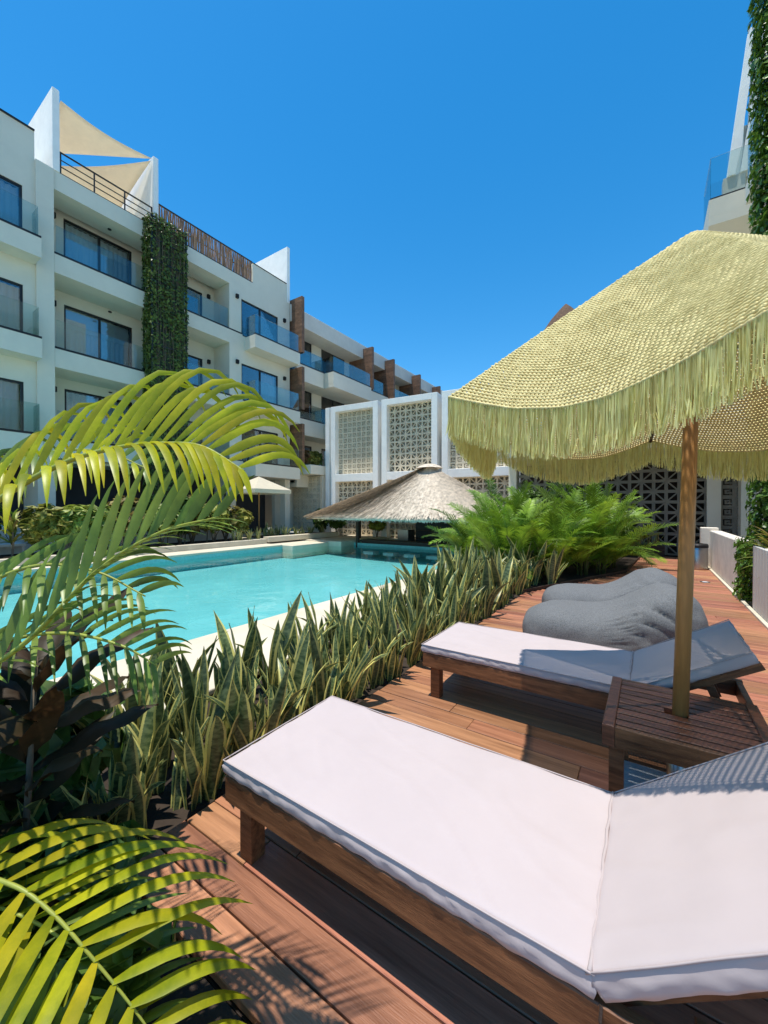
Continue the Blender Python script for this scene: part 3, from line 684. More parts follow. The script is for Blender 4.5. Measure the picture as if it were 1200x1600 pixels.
for _ in range(2600):
    an = rnd(0, 6.283); A = pal(an, 0.965, rnd(-0.05, .0)); B = pal(an + rnd(-.01, .01), 0.968 + rnd(-.02, .012), -rnd(0.05, 0.17))
    side = Vector((-math.sin(an), math.cos(an), 0)) * rnd(0.012, 0.03); stw.quad(A - side, A + side, B + side * .5, B - side * .5)
stw.build('thatch', 'thatch', ro, kind='stuff')
cap = MB(); cap.lathe([(0.55, ZA - 0.14), (0.42, ZA - 0.05), (0.22, ZA + 0.02), (0.02, ZA + 0.03)], 20, PC.x, PC.y); cap.build('ridge_cap', 'thatch', ro, True)
for (x, y) in ((-10.75, 13.95), (-4.5, 13.8), (-11.6, 15.2), (-4.5, 15.6)):
    q = MB(); q.tube([(x, y, -0.2), (x + .02, y, 1.5)], 0.085, 10); q.build('post', 'dark_wood', pl)
q = MB(); q.box(-10.5, -4.3, 13.93, 14.35, -0.2, 0.08); q.build('counter', 'dark_wood', pl)
q = MB(); q.box(-10.55, -4.25, 13.86, 14.45, 0.08, 0.15); q.build('counter_top', 'dark_wood', pl)
q = MB(); q.box(-8.9, -4.3, 15.9, 16.1, -0.3, 1.9); q.build('back_bar', 'interior', pl)
for k in range(3): q = MB(); q.box(-8.8, -4.4, 15.72, 15.9, 0.15 + k * 0.35, 0.18 + k * 0.35); q.build('shelf', 'dark_wood', pl)
q = MB(); q.box(-9.5, -8.95, 15.3, 15.9, -0.3, 0.55); q.build('fridge', 'steel', pl)
for k in range(5):
    s_ = thing('pool_stool', 'submerged pale bar stool in the pool, %s from the left along the bar' % ['first', 'second', 'third', 'fourth', 'fifth'][k], 'stool', (-9.4 + k * 0.95, 13.1, 0), 0, 'stools in the water along the bar')
    q = MB(); q.lathe([(0.12, -0.459), (0.12, -0.34)], 12); q.build('pedestal', 'pool_plaster', s_)
    q = MB(); q.box(-0.24, 0.24, -0.2, 0.2, -0.34, -0.22); q.build('seat', 'white_plastic', s_)
# small thatched parasol behind the palms
sp_ = thing('thatched_parasol', 'small round thatched parasol half hidden by the palms', 'parasol', (-3.75, 12.6, 0))
q = MB(); q.lathe([(0.72, 0.93), (0.74, 1.0), (0.5, 1.26), (0.2, 1.4), (0.02, 1.42)], 24); q.build('roof', 'thatch', sp_, True)
q = MB()
for _ in range(900):
    an = rnd(0, 6.283); r0 = rnd(0.1, 0.6); zf = lambda r: 1.43 - 0.75 * r * r
    A = Vector((r0 * math.cos(an), r0 * math.sin(an), zf(r0) + .01)); r1 = min(0.78, r0 + 0.22); B = Vector((r1 * math.cos(an), r1 * math.sin(an), zf(r1) + .005))
    sd = Vector((-math.sin(an), math.cos(an), 0)) * 0.015; q.quad(A - sd, A + sd, B + sd, B - sd)
q.build('thatch', 'thatch', sp_, kind='stuff')
q = MB(); q.tube([(0, 0, -0.1), (0, 0, 1.3)], 0.05, 8); q.build('pole', 'dark_wood', sp_)
# ================================================================== LOUNGERS
def cushion_mesh(L, W, T, seed, nx=110, ny=44):
    # stuffed rectangular pad, 0..L x 0..W x 0..T, puffy sides with small wrinkles
    mb = MB(); ring = []
    rr = 0.02
    def nzv(x, y, z, s): return noise.noise(Vector((x * s + seed, y * s, z * s)))
    prof = [(0.0, 0.0), (0.0, 0.25), (0.0, 0.5), (0.0, 0.75), (0.0, 0.93), (0.004, 1.0)]
    # top grid
    def top(x, y):
        e = min(x, L - x, y, W - y)
        drop = max(0, (rr - e) / rr) ** 2 * 0.006
        return T - drop + 0.006 * nzv(x, y, 0, 3.2) + 0.003 * nzv(x, y, 0, 8) + 0.0035 * max(0, 1 - abs(nzv(x * .5 + y * .9, y * .35 - x * .2, 0, 4.5)) * 9) + 0.006 * math.sin(math.pi * x / L) * math.sin(math.pi * y / W)
    xs = [L * (0.5 - 0.5 * math.cos(math.pi * i / nx)) * 0.35 + 0.65 * L * i / nx for i in range(nx + 1)]
    ys = [W * (0.5 - 0.5 * math.cos(math.pi * j / ny)) * 0.45 + 0.55 * W * j / ny for j in range(ny + 1)]
    for y in ys:
        for x in xs: mb.v.append((x, y, top(x, y)))
    k = nx + 1
    for j in range(ny):
        for i in range(nx): mb.f.append((j * k + i, j * k + i + 1, (j + 1) * k + i + 1, (j + 1) * k + i))
    per = [i for i in range(k)] + [j * k + nx for j in range(1, ny + 1)] + [ny * k + i for i in range(nx - 1, -1, -1)] + [j * k for j in range(ny - 1, 0, -1)]
    prev = per
    cx, cy = L / 2, W / 2
    steps = [(0.97, 0.001), (0.80, 0.003), (0.55, 0.005), (0.25, 0.004), (0.03, 0.0), (0.0, -0.006)]
    for (tz, outw) in steps:
        cur = []
        for q in per:
            x, y, z = mb.v[q]
            ox = (1 if x > L - 1e-4 else -1 if x < 1e-4 else 0); oy = (1 if y > W - 1e-4 else -1 if y < 1e-4 else 0)
            wr = (0.006 * nzv(x, y, tz * 0.25, 19) + 0.003 * nzv(x, y, tz * .2, 8)) * (0 if tz > .9 else 1)
            s_ = x + y
            cur.append(len(mb.v)); mb.v.append((x + ox * (outw + wr), y + oy * (outw + wr), (T - 0.016) * tz + (0.004 * nzv(x, y, tz, 14) if tz > 0 else 0)))
        n_ = len(per)
        for a in range(n_): b = (a + 1) % n_; mb.f.append((prev[a], cur[a], cur[b], prev[b]))
        prev = cur
    mb.f.append(tuple(reversed(prev)))
    return mb
def piping_loop(L, W, T):
    pts = []
    for (x, y) in ((-0.002, -0.002), (L + 0.002, -0.002), (L + 0.002, W + 0.002), (-0.002, W + 0.002)): pts.append((x, y, T - 0.002))
    out = []
    for a in range(4):
        p, q = Vector(pts[a]), Vector(pts[(a + 1) % 4])
        for t in range(12): 
            v = p.lerp(q, t / 12); v.z += 0.002 * noise.noise(v * 7); out.append(v)
    mb = MB(); mb.tube(out, 0.0026, 6, closed=True); return mb
def lounger(name, loc, back_deg, label, W=0.70, seed=1.0, hinge=1.42, back=0.64):
    t = thing(name, label, 'sun lounger', loc, 0, 'pink-white cushioned loungers on the deck')
    Ltot = 2.02
    for y in (0.0, W - 0.035):
        q = MB(); q.cbox(0.0, Ltot, y, y + 0.035, 0.248, 0.355); q.build('side_rail', 'wood_frame', t)
    for x in (0.002, Ltot - 0.037):
        q = MB(); q.cbox(x, x + 0.033, 0.036, W - 0.036, 0.253, 0.351); q.build('end_rail', 'wood_frame', t)
    for x in (0.05, Ltot - 0.42):
        for y in (0.037, W - 0.107):
            q = MB(); q.cbox(x, x + 0.075, y, y + 0.07, 0.0, 0.349); q.build('leg', 'wood_frame', t)
    k = 0
    while 0.10 + k * 0.085 < hinge - 0.05:
        q = MB(); q.box(0.10 + k * 0.085, 0.10 + k * 0.085 + 0.06, 0.036, W - 0.036, 0.328, 0.3505); q.build('slat', 'wood_frame', t); k += 1
    c = cushion_mesh(hinge - 0.004, W, 0.062, seed).build('seat_cushion', 'fabric_white', t, True); c.location = (-0.01, 0, 0.358)
    pp = piping_loop(hinge - 0.004, W, 0.062).build('piping', 'piping', c, True)
    # raised back
    br = link('backrest', None, t, loc=(hinge, 0, 0.358), rot=(0, -R(back_deg), 0))
    c = cushion_mesh(back, W, 0.062, seed + 5, 50, 44).build('back_cushion', 'fabric_white', br, True); c.location = (0.012, 0, 0)
    # piping of the back is joined into one sub-part beside the cushion
    pp = piping_loop(back, W, 0.062).build('piping', 'piping', br, True); pp.location = (0.012, 0, 0)
    for y in (0.06, W - 0.10):
        q = MB(); q.box(0.0, back + 0.02, y, y + 0.04, -0.058, -0.022); q.build('back_stile', 'wood_frame', br)
    for k in range(7):
        q = MB(); q.box(0.02 + k * 0.095, 0.085 + k * 0.095, 0.03, W - 0.03, -0.021, -0.002); q.build('slat', 'wood_frame', br)
    q = MB(); xx = hinge + 0.42 * math.cos(R(back_deg)); zz = 0.30 + 0.42 * math.sin(R(back_deg))
    for y in (0.11, W - 0.14):
        q = MB(); q.bar((xx, y, zz), (xx + 0.10, y, 0.26), 0.03, 0.04); q.build('prop', 'wood_frame', t)
    for dx, dz in ((-0.022, 0.0), (0.006, 0.004)):
        tb_ = MB(); tb_.tube([(hinge + dx + 0.002 * math.sin(j * 1.7), j * W / 20, 0.420 + dz + 0.0015 * math.sin(j * 2.3)) for j in range(21)], 0.0055, 6); tb_.build('crease_piping', 'piping', t, True)
    tb_ = MB(); tb_.tube([(hinge - 0.002, 0.01, 0.345), (hinge + 0.004, -0.012, 0.365), (hinge + 0.002, -0.02, 0.34), (hinge + 0.012, -0.014, 0.30)], 0.004, 5); tb_.build('tie', 'dark_wood', t)
    return t
lounger('sun_lounger', (-1.51, 1.03, 0), 38, 'nearest lounger with pinkish-white cushion in the foreground', seed=1.3)
lounger('sun_lounger', (-1.50, 2.80, 0), 31, 'lounger with pinkish-white cushion behind the slatted table, before the beanbags', W=0.74, seed=9.1)

# ================================================================== TABLE, PARASOL
TX0, TX1, TY0, TY1, TZ = -0.18, 0.46, 2.10, 2.73, 0.50
tb = thing('side_table', 'dark slatted wooden side table around the parasol pole', 'table', ((TX0 + TX1) / 2, (TY0 + TY1) / 2, 0))
hx, hy = (TX1 - TX0) / 2, (TY1 - TY0) / 2
for s in (-1, 1):
    q = MB(); q.cbox(min(s * hx, s * (hx - 0.05)), max(s * hx, s * (hx - 0.05)), -hy, hy, TZ - 0.10, TZ, 0.004); q.build('end_board', 'wood_table', tb)
    q = MB(); y0 = -hy + 0.002 if s < 0 else hy - 0.027; q.cbox(-hx + 0.051, hx - 0.051, y0, y0 + 0.025, TZ - 0.10, TZ - 0.004, 0.003); q.build('apron', 'wood_frame', tb)
ns_ = 9; wv = (2 * hy - 0.06) / ns_
for k in range(ns_):
    y0 = -hy + 0.031 + k * wv
    for (a, b) in (((-hx + 0.051, hx - 0.051),) if k not in (4,) else ((-hx + 0.051, -0.075), (0.02, hx - 0.051))):
        q = MB(); q.cbox(a, b, y0 + 0.006, y0 + wv - 0.008, TZ - 0.026, TZ - 0.002, 0.003); q.build('slat', 'wood_table', tb)
for sx in (-1, 1):
    for sy in (-1, 1):
        q = MB(); cx_, cy_ = sx * (hx - 0.055), sy * (hy - 0.06); q.cbox(cx_ - 0.03, cx_ + 0.03, cy_ - 0.03, cy_ + 0.03, 0, TZ - 0.03); q.build('leg', 'wood_frame', tb)
UB = Vector((0.12, 2.42, 0)); UT = Vector((0.185, 2.455, 2.80)) 
ub = thing('parasol_stand', 'grey concrete parasol stand with steel tube under the table', 'stand', (UB.x, UB.y, 0))
q = MB(); q.cbox(-0.27, 0.27, -0.22, 0.22, 0.002, 0.07, 0.012); q.build('slab', 'concrete', ub)
q = MB(); q.lathe([(0.045, 0.07), (0.045, 0.42), (0.036, 0.42), (0.036, 0.1)], 16); q.build('tube', 'steel', ub, True)

um = thing('parasol', 'straw-yellow crocheted parasol with long fringe on a wooden pole', 'parasol', (UB.x, UB.y, 0.10))
def uw(p): return tuple(Vector(p) - Vector((UB.x, UB.y, 0.10)))
q = MB(); q.tube([uw(UB + Vector((0, 0, .12))), uw(UB.lerp(UT, .4)), uw(UB.lerp(UT, 0.98))], [0.034, 0.033, 0.028], 18); q.build('pole', 'pole_wood', um, True)
UC = Vector((0.17, 2.44)); UR = 1.20; Z_AP, Z_TIP = 2.82, 2.02; RIB0 = R(98); NR = 6
def rim_fac(an):
    ph = ((an - RIB0 + math.pi / NR) % (2 * math.pi / NR)) - math.pi / NR       # 0 at a rib
    m = abs(ph) / (math.pi / NR)                                                 # 1 at mid-panel
    chord = math.cos(math.pi / NR) / math.cos(math.pi / NR - abs(ph))
    return chord - 0.045 * (1 - (1 - m) ** 2), 1 - (1 - m) ** 2
def canopy(an, s):
    f_, sagm = rim_fac(an)
    rfac = 1 + (f_ - 1) * (0.25 + 0.75 * s)
    r = 0.03 + (UR - 0.03) * s * rfac
    z = Z_AP - (Z_AP - Z_TIP) * (s ** 1.04) - 0.155 * sagm * s ** 1.3
    return Vector((UC.x + r * math.cos(an), UC.y + r * math.sin(an), z))
yk = MB(); ROWS = 74
rads = [(i + 0.6) / (ROWS + 0.6) for i in range(ROWS + 1)]
for i, s in enumerate(rads):
    r = UR * s; nst = max(10, int(2 * math.pi * r * 0.88 / 0.0175)); nseg = nst * 2
    pts = []; rr = []
    for k in range(nseg):
        an = 2 * math.pi * (k / nseg) + (i % 2) * math.pi / nst
        p_ = canopy(an, s); lump = 1 if k % 2 == 0 else 0
        p_.z += 0.002 * lump + 0.004 * noise.noise(p_ * 9); pts.append(uw(p_)); rr.append((0.0044 + 0.0020 * lump) if i < ROWS else 0.0065)
    yk.tube(pts, rr, 4, closed=True)
    if i < ROWS:
        s2 = rads[i + 1]
        for k in range(nst):
            an = 2 * math.pi * k / nst + (i % 2) * math.pi / nst
            for dd in (-0.5, 0.5):
                a = canopy(an, s); b = canopy(an + dd * math.pi / nst * 1.1, s2)
                yk.tube([uw(a), uw(b)], 0.0036, 3, cap=False)
yk.build('canopy', 'yarn', um, True)
q = MB(); q.lathe([(0.11, 2.735), (0.075, 2.79), (0.03, 2.825), (0.002, 2.83)], 16, UC.x - UB.x, UC.y - UB.y); q.v = [(x, y, z - 0.10) for x, y, z in q.v]; q.build('top_cap', 'yarn', um, True)
fg = MB()
NF = 7000
for k in range(NF):
    an = 2 * math.pi * (k + rnd(-.4, .4)) / NF; p0 = canopy(an, 1.0); out = Vector((math.cos(an), math.sin(an), 0)); tan = Vector((-out.y, out.x, 0))
    L = (0.182 + 0.015 * noise.noise(p0 * 5)) * rnd(0.86, 1.05); clump = noise.noise(Vector((an * 26, 0, 0))) * 0.022; fl = rnd(-.004, .012)
    pts = [p0 + out * rnd(0, .006)]
    for t in (0.35, 0.7, 1.0):
        pts.append(p0 + out * (fl * t + 0.012 * t * noise.noise(Vector((an * 40, t * 2, 3))) + rnd(-.004, .004)) + tan * (clump * t * t + rnd(-.006, .006) * t) - Vector((0, 0, L * t)))
    wd = rnd(0.0012, 0.0022); b = len(fg.v)
    ca = rnd(0, 3.14); sd = (tan * math.cos(ca) + out * math.sin(ca)) * wd
    for p_ in pts: fg.v += [uw(p_ - sd), uw(p_ + sd)]
    for j in range(3): fg.f.append((b + 2 * j, b + 2 * j + 1, b + 2 * j + 3, b + 2 * j + 2))
fg.build('fringe', 'fringe', um, kind='stuff')
hub = Vector((UC.x, UC.y, 2.70)); run = Vector((UC.x - 0.01, UC.y, 2.22))
for k in range(NR):
    an = RIB0 + k * 2 * math.pi / NR
    tip = canopy(an, 0.995) - Vector((0, 0, 0.018)); midp = canopy(an, 0.5) - Vector((0, 0, 0.022))
    q = MB(); q.tube([uw(hub), uw(midp), uw(tip)], 0.010, 6); rb_ = q.build('rib', 'dark_wood', um)
    q = MB(); q.tube([uw(run), uw(midp)], 0.008, 6); q.build('strut', 'dark_wood', rb_)
q = MB(); q.lathe([(0.055, 2.08), (0.055, 2.14), (0.03, 2.14)], 14, UC.x - UB.x - .01, UC.y - UB.y); q.build('runner', 'dark_wood', um)
q = MB(); q.lathe([(0.05, 2.58), (0.06, 2.62), (0.03, 2.66)], 14, UC.x - UB.x, UC.y - UB.y); q.build('hub', 'dark_wood', um)

# ================================================================== BEAN BAGS
def beanbag(loc, rz, label, seed, sc=1.0):
    bm = bmesh.new(); bmesh.ops.create_icosphere(bm, subdivisions=6, radius=1.0)
    for v in bm.verts:
        d = v.co.normalized()
        e = lambda c, p: math.copysign(abs(c) ** p, c)
        x, y, z = e(d.x, 0.62), e(d.y, 0.60), e(d.z, 0.75)
        u = (x + 1) / 2                                   # 0 foot .. 1 head
        t_ = min(1, max(0, (u - 0.45) / 0.40)); t_ = t_ * t_ * (3 - 2 * t_)
        toph = 0.50 + 0.28 * t_ - 0.03 * math.exp(-((u - 0.42) / 0.16) ** 2)
        X = x * 0.84; Y = y * (0.49 + 0.03 * math.sin(u * 5)); Z = (z + 0.62) / 1.62 * toph if z > -0.62 else 0.0
        if z > 0: Z *= 1 - 0.05 * abs(y) ** 2
        p = Vector((X, Y, Z))
        # soft dents and folds
        q = Vector((X * 2 + seed, Y * 2, Z * 2)); Zf = 0.03 * noise.noise(q)
        fold = 0
        wgt = math.exp(-(((X - 0.30) / 0.30) ** 2)) * (1 if Y < 0.1 else 0.5) * min(1, max(0, Z / 0.12))
        # diagonal gathers where seat meets back, on the side
        sfr = (Z * 1.0 + X * 0.55) * 21 + 1.6 * noise.noise(Vector((X * 4, Y * 3, seed)))
        wside = min(1.0, max(0, (-Y - 0.10) / 0.25)) * math.exp(-((X - 0.30) / 0.27) ** 2)
        fold = -0.05 * wside * (1 - abs(math.sin(sfr))) ** 2.2 * (0.5 + 0.5 * noise.noise(Vector((X * 6, seed, Z * 5)))) + 0.008 * wside
        wt2 = 0.010 * math.exp(-((u - 0.55) / 0.14) ** 2) * math.sin(Y * 30 + 3 * noise.noise(q * 2)) * (1 if z > 0 else 0)
        nrm = Vector((d.x * 0.6, d.y, d.z)).normalized()
        fine = 0.007 * noise.noise(Vector((X * 9 + seed, Y * 9, Z * 9))) + 0.012 * (noise.noise(Vector((X * 4.5, Y * 4.5 + seed, Z * 6)))) 
        p += nrm * (Zf + fold + fine + wt2) * min(1, Z / 0.05 + 0.2)
        p.z = max(0.0, p.z); v.co = p
    me = bpy.data.meshes.new('bean_bag'); bm.to_mesh(me); bm.free(); me.materials.append(M['bean'])
    me.polygons.foreach_set('use_smooth', [True] * len(me.polygons))
    t = thing('bean_bag', label, 'bean bag', loc, rz, 'grey bean bags on the deck', sc)
    body = link('body', me, t)
    s_ = MB(); pts = []
    for k in range(40):
        u = k / 39; X = -0.80 + 1.55 * u; t_ = min(1, max(0, (u - 0.45) / 0.40)); t_ = t_ * t_ * (3 - 2 * t_)
        pts.append((X, -0.485 - 0.02 * math.sin(u * 3), 0.27 + 0.13 * t_ + 0.008 * math.sin(u * 17)))
    return t
beanbag((-0.36, 4.75, 0.003), R(10), 'nearer grey bean bag with deep side folds behind the second lounger', 2.1, 1.0)
beanbag((-0.42, 5.98, 0.003), R(12), 'farther grey bean bag half hidden behind the nearer one', 7.7, 1.0)

# ================================================================== BIN, DECK LIGHT
bn = thing('waste_bin', 'round brushed steel waste bin by the low stucco wall', 'bin', (1.0, 12.55, 0.002))
q = MB(); q.lathe([(0.0, 0.0), (0.20, 0.0), (0.205, 0.03), (0.205, 0.56), (0.195, 0.57)], 28); q.build('body', 'steel', bn, True)
q = MB(); q.lathe([(0.212, 0.54), (0.212, 0.60), (0.19, 0.635), (0.12, 0.64), (0.12, 0.60), (0.0, 0.60)], 28); q.build('lid', 'dark_metal', bn)
dl = thing('deck_light', 'small round light set into the deck near the bin', 'light', (0.95, 10.4, 0.0))
q = MB(); q.lathe([(0.0, 0.006), (0.055, 0.006), (0.06, 0.004), (0.06, -0.03)], 18); q.build('lens', 'white_plastic', dl)
q = MB(); q.lathe([(0.06, 0.010), (0.085, 0.008), (0.088, 0.002)], 18); q.build('ring', 'steel', dl)

# ================================================================== SNAKE PLANTS
def snake_leaf_mesh(h, w, lean, curl, twist, fold=0.35):
    mb = MB(); n = 9; uvs = []
    for i in range(n + 1):
        t = i / n
        prof = (0.55 + 0.45 * min(1, t / 0.45)) * (1 - max(0, (t - 0.45) / 0.55) ** 2.2) + 0.02
        wd = w * prof / 2; z = h * t * (1 - 0.25 * curl * t * t); x = lean * h * t ** 1.5 + curl * h * 0.45 * t ** 3
        tw = twist * t
        for u in (-1, -0.72, 0, 0.72, 1):
            a = u * wd; dep = fold * wd * (abs(u) ** 1.5) + 0.004 * math.sin(t * 14 + u * 2)
            px, py = -dep, a
            mb.v.append((x + px * math.cos(tw) - py * math.sin(tw), px * math.sin(tw) + py * math.cos(tw), z)); uvs.append(((u + 1) / 2, t))
    for i in range(n):
        for j in range(4): k = i * 5 + j; mb.f.append((k, k + 1, k + 6, k + 5))
    me = mb.mesh('leaf', 'snake_leaf', True); ul = me.uv_layers.new(name='UVMap')
    for lp in me.loops: ul.data[lp.index].uv = uvs[lp.vertex_index]
    return me
SL = [snake_leaf_mesh(rnd(0.55, 0.78), rnd(0.072, 0.105), rnd(0.0, 0.28), random.choice([0, 0, 0, 0.15, 0.8]) * rnd(.5, 1), rnd(-1.2, 1.2)) for _ in range(22)]
def snake_plant(x, y, z, sc, n, label, group):
    t = thing('snake_plant', label, 'snake plant', (x, y, z), rnd(0, 6.28), group)
    for k in range(n):
        a = rnd(0, 6.28); r_ = rnd(0, 0.075); s = sc * rnd(0.55, 1.12)
        link('leaf', random.choice(SL), t, loc=(r_ * math.cos(a), r_ * math.sin(a), 0), rot=(rnd(-.2, .2), rnd(-.12, .26), a + rnd(-.8, .8)), sc=(s * rnd(.85, 1.15), s * rnd(.85, 1.2), s))
def zone(y):
    if y < 1.7: return 'snake plant with yellow-edged leaves beside the foot of the nearest lounger'
    if y < 3.2: return 'snake plant with yellow-edged leaves between the two loungers and the pool'
    if y < 5.2: return 'snake plant with yellow-edged leaves beside the farther lounger and nearer bean bag'
    return 'tall snake plant in the dense clump in front of the green palms'
y = 0.45
while y < 8.6:
    xmin, xmax = -2.80, -1.93 + max(0, y - 7.3) * 0.35
    x = xmin + rnd(0, .1)
    while x < xmax:
        if not (y < 1.3 and x > -2.1 and False):
            tall = 0.98 if y < 4.6 else 1.28
            l_ = zone(y); snake_plant(x + rnd(-.07, .07), y + rnd(-.1, .1), -0.04, tall * rnd(0.85, 1.08), random.choice([5, 6, 7, 8]) if y < 5 else random.choice([7, 8, 9]), l_, 'snake plants in the bed, ' + l_.split('leaves ')[-1])
        x += rnd(0.22, 0.30) if y < 5.2 else rnd(0.24, 0.32)
    if y < 7.2: snake_plant(-1.95 + rnd(-.03, .03), y + rnd(-.1, .1), -0.04, rnd(0.6, 0.9), 6, zone(y), 'snake plants in the bed, ' + zone(y).split('leaves ')[-1])
    y += 0.235 if y < 5.2 else 0.29
for k in range(9):
    snake_plant(-2.0 + rnd(-.08, .06), 0.80 + k * 0.14, -0.04, rnd(0.5, 0.85), 6, zone(1.0), 'snake plants in the bed, ' + zone(1.0).split('leaves ')[-1])
# ================================================================== PALMS
def leaflet(D0, L, W, g, side_up, n=8, gp=2.0, mb=None, base=Vector((0, 0, 0)), fold=0.25):
    mb = mb or MB(); p = Vector(base); D0 = D0.normalized(); b = len(mb.v)
    for i in range(n + 1):
        t = i / n
        D = (D0 + Vector((0, 0, -1)) * g * t ** gp).normalized()
        wd = W / 2 * (min(1, 0.35 + t / 0.18 * 0.65) if t < 0.18 else 1 - max(0, (t - 0.35) / 0.65) ** 1.7) + 0.0006
        sd = D.cross(side_up)
        if sd.length < 0.05: sd = D.orthogonal()
        sd.normalize(); nn = sd.cross(D)
        mb.v += [tuple(p - sd * wd - nn * wd * fold), tuple(p), tuple(p + sd * wd - nn * wd * fold)]
        p = p + D * (L / n)
    for i in range(n):
        for j in (0, 1): k = b + i * 3 + j; mb.f.append((k, k + 1, k + 4, k + 3))
    return mb
def catmull(pts, m):
    P = [Vector(p) for p in pts]; P = [P[0] * 2 - P[1]] + P + [P[-1] * 2 - P[-2]]; out = []
    for i in range(1, len(P) - 2):
        for k in range(m):
            t = k / m; a, b, c, d = P[i - 1:i + 3]
            out.append(0.5 * ((2 * b) + (c - a) * t + (2 * a - 5 * b + 4 * c - d) * t * t + (3 * b - a - 3 * c + d) * t ** 3))
    out.append(P[-2]); return out
def big_frond(palm, pts, n, sides, mats, rmat='rachis', r0=0.010, t0=0.05):
    cv = catmull(pts, 12); fr_ = MB(); fr_.tube(cv, [r0 * (1 - 0.75 * i / (len(cv) - 1)) for i in range(len(cv))], 7)
    fo = fr_.build('frond', rmat, palm, True)
    for si, sd in enumerate(sides):
        for k in range(n):
            t = t0 + (1 - t0) * (k + 0.5 + rnd(-.15, .15)) / n; ii = t * (len(cv) - 1); i = min(int(ii), len(cv) - 2)
            p = cv[i].lerp(cv[i + 1], ii - i); tg = (cv[min(i + 2, len(cv) - 1)] - cv[max(i - 1, 0)]).normalized()
            d, w_t, L, g, gp, W, upv = sd
            lf = math.sin(math.pi * min(1, 0.22 + 0.70 * t)) ** 0.6
            D = Vector(d(t) if callable(d) else d).normalized() + tg * (w_t(t) if callable(w_t) else w_t) + Vector((rnd(-.07, .07), rnd(-.07, .07), rnd(-.05, .05)))
            mb = leaflet(D, L * lf * rnd(.9, 1.08), W * rnd(.85, 1.1), g * rnd(.75, 1.25), Vector(upv), 9, gp)
            o = link('leaflet', mb.mesh('leaflet', random.choice(mats) if isinstance(mats, list) else mats, True), fo, loc=p)
    return fo
FWD = Vector((-0.556, 0.831, 0)); RGT = Vector((0.831, 0.556, 0)); UPV = Vector((0, 0, 1))
def cw(d, l, z): v = FWD * d + RGT * l; return Vector((v.x, v.y, z))
pl_o = Vector((-1.98, 0.12, -0.03))
pa = thing('areca_palm', 'tall areca palm with arching yellow-green fronds at the left edge', 'palm', pl_o)
def loc_(pts): return [Vector(p) - pl_o for p in pts]
q = MB()
for k in range(6):
    a = k * 1.05; q.tube([(0.06 * math.cos(a), 0.06 * math.sin(a), 0), (0.09 * math.cos(a), 0.09 * math.sin(a), .6), (0.05 * math.cos(a), 0.05 * math.sin(a), 1.25)], [0.03, 0.025, 0.014], 8)
q.build('stem', 'stem', pa, True)
# frond arching right across the picture
A_ = loc_([cw(1.20, -1.42, 1.33), cw(1.17, -1.13, 1.53), cw(1.14, -0.915, 1.633), cw(1.11, -0.74, 1.672), cw(1.09, -0.595, 1.68), cw(1.07, -0.485, 1.666), cw(1.05, -0.37, 1.60)])
upA = UPV * 0.95 + FWD * 0.35
big_frond(pa, A_, 23, [
    ((upA), (lambda t: 0.08 + 1.0 * t), 0.44, 3.0, 2.6, 0.024, -FWD + UPV * 0.2),
    ((-FWD * 0.75 + UPV * 0.10 ), (lambda t: 0.9 + 0.5 * t), 0.28, 2.2, 1.0, 0.022, UPV)], ['palm_yellow'])
# frond below, dark leaflets standing up in front of the pool
B_ = loc_([cw(1.28, -1.48, 0.87), cw(1.26, -1.16, 1.06), cw(1.24, -0.905, 1.30), cw(1.23, -0.70, 1.425), cw(1.22, -0.51, 1.475)])
big_frond(pa, B_, 18, [
    ((UPV * 1.0 + FWD * 0.25), (lambda t: 0.12 + 0.75 * t * t), 0.36, 0.7, 2.6, 0.030, -FWD),
    ((-FWD * 0.8 - UPV * 0.10 + RGT * .4), (lambda t: 1.3), 0.34, 0.5, 1.5, 0.018, UPV)], ['palm_green'], 'rachis')
# fronds behind at the far left
D_ = loc_([cw(1.55, -1.85, 1.30), cw(1.55, -1.60, 1.58), cw(1.56, -1.36, 1.71), cw(1.58, -1.13, 1.73), cw(1.6, -0.95, 1.66)])
big_frond(pa, D_, 16, [((UPV * 0.9 + FWD * 0.3), 0.6, 0.32, 2.6, 2.2, 0.022, -FWD), ((-FWD * 0.8), 0.9, 0.32, 2.0, 1.0, 0.02, UPV)], ['palm_green', 'palm_yellow'])
E_ = loc_([cw(1.45, -1.75, 1.05), cw(1.42, -1.45, 1.22), cw(1.40, -1.22, 1.30), cw(1.38, -1.0, 1.28), cw(1.36, -0.82, 1.20)])
big_frond(pa, E_, 15, [((UPV * 0.6 + FWD * 0.5), 0.9, 0.30, 1.6, 2.0, 0.022, -FWD), ((-FWD * 0.8 - UPV * .2), 0.9, 0.3, 1.0, 1.2, 0.02, UPV)], ['palm_green'])
F_ = loc_([cw(1.5, -1.75, 0.8), cw(1.44, -1.42, 1.0), cw(1.40, -1.15, 1.06), cw(1.37, -0.92, 1.03), cw(1.36, -0.78, 0.96)])
big_frond(pa, F_, 15, [((UPV * 0.5 + FWD * 0.6), 0.8, 0.28, 1.2, 2.0, 0.02, -FWD), ((-FWD * 0.8 - UPV * .2), 1.0, 0.28, 1.0, 1.2, 0.018, UPV)], ['palm_green'])
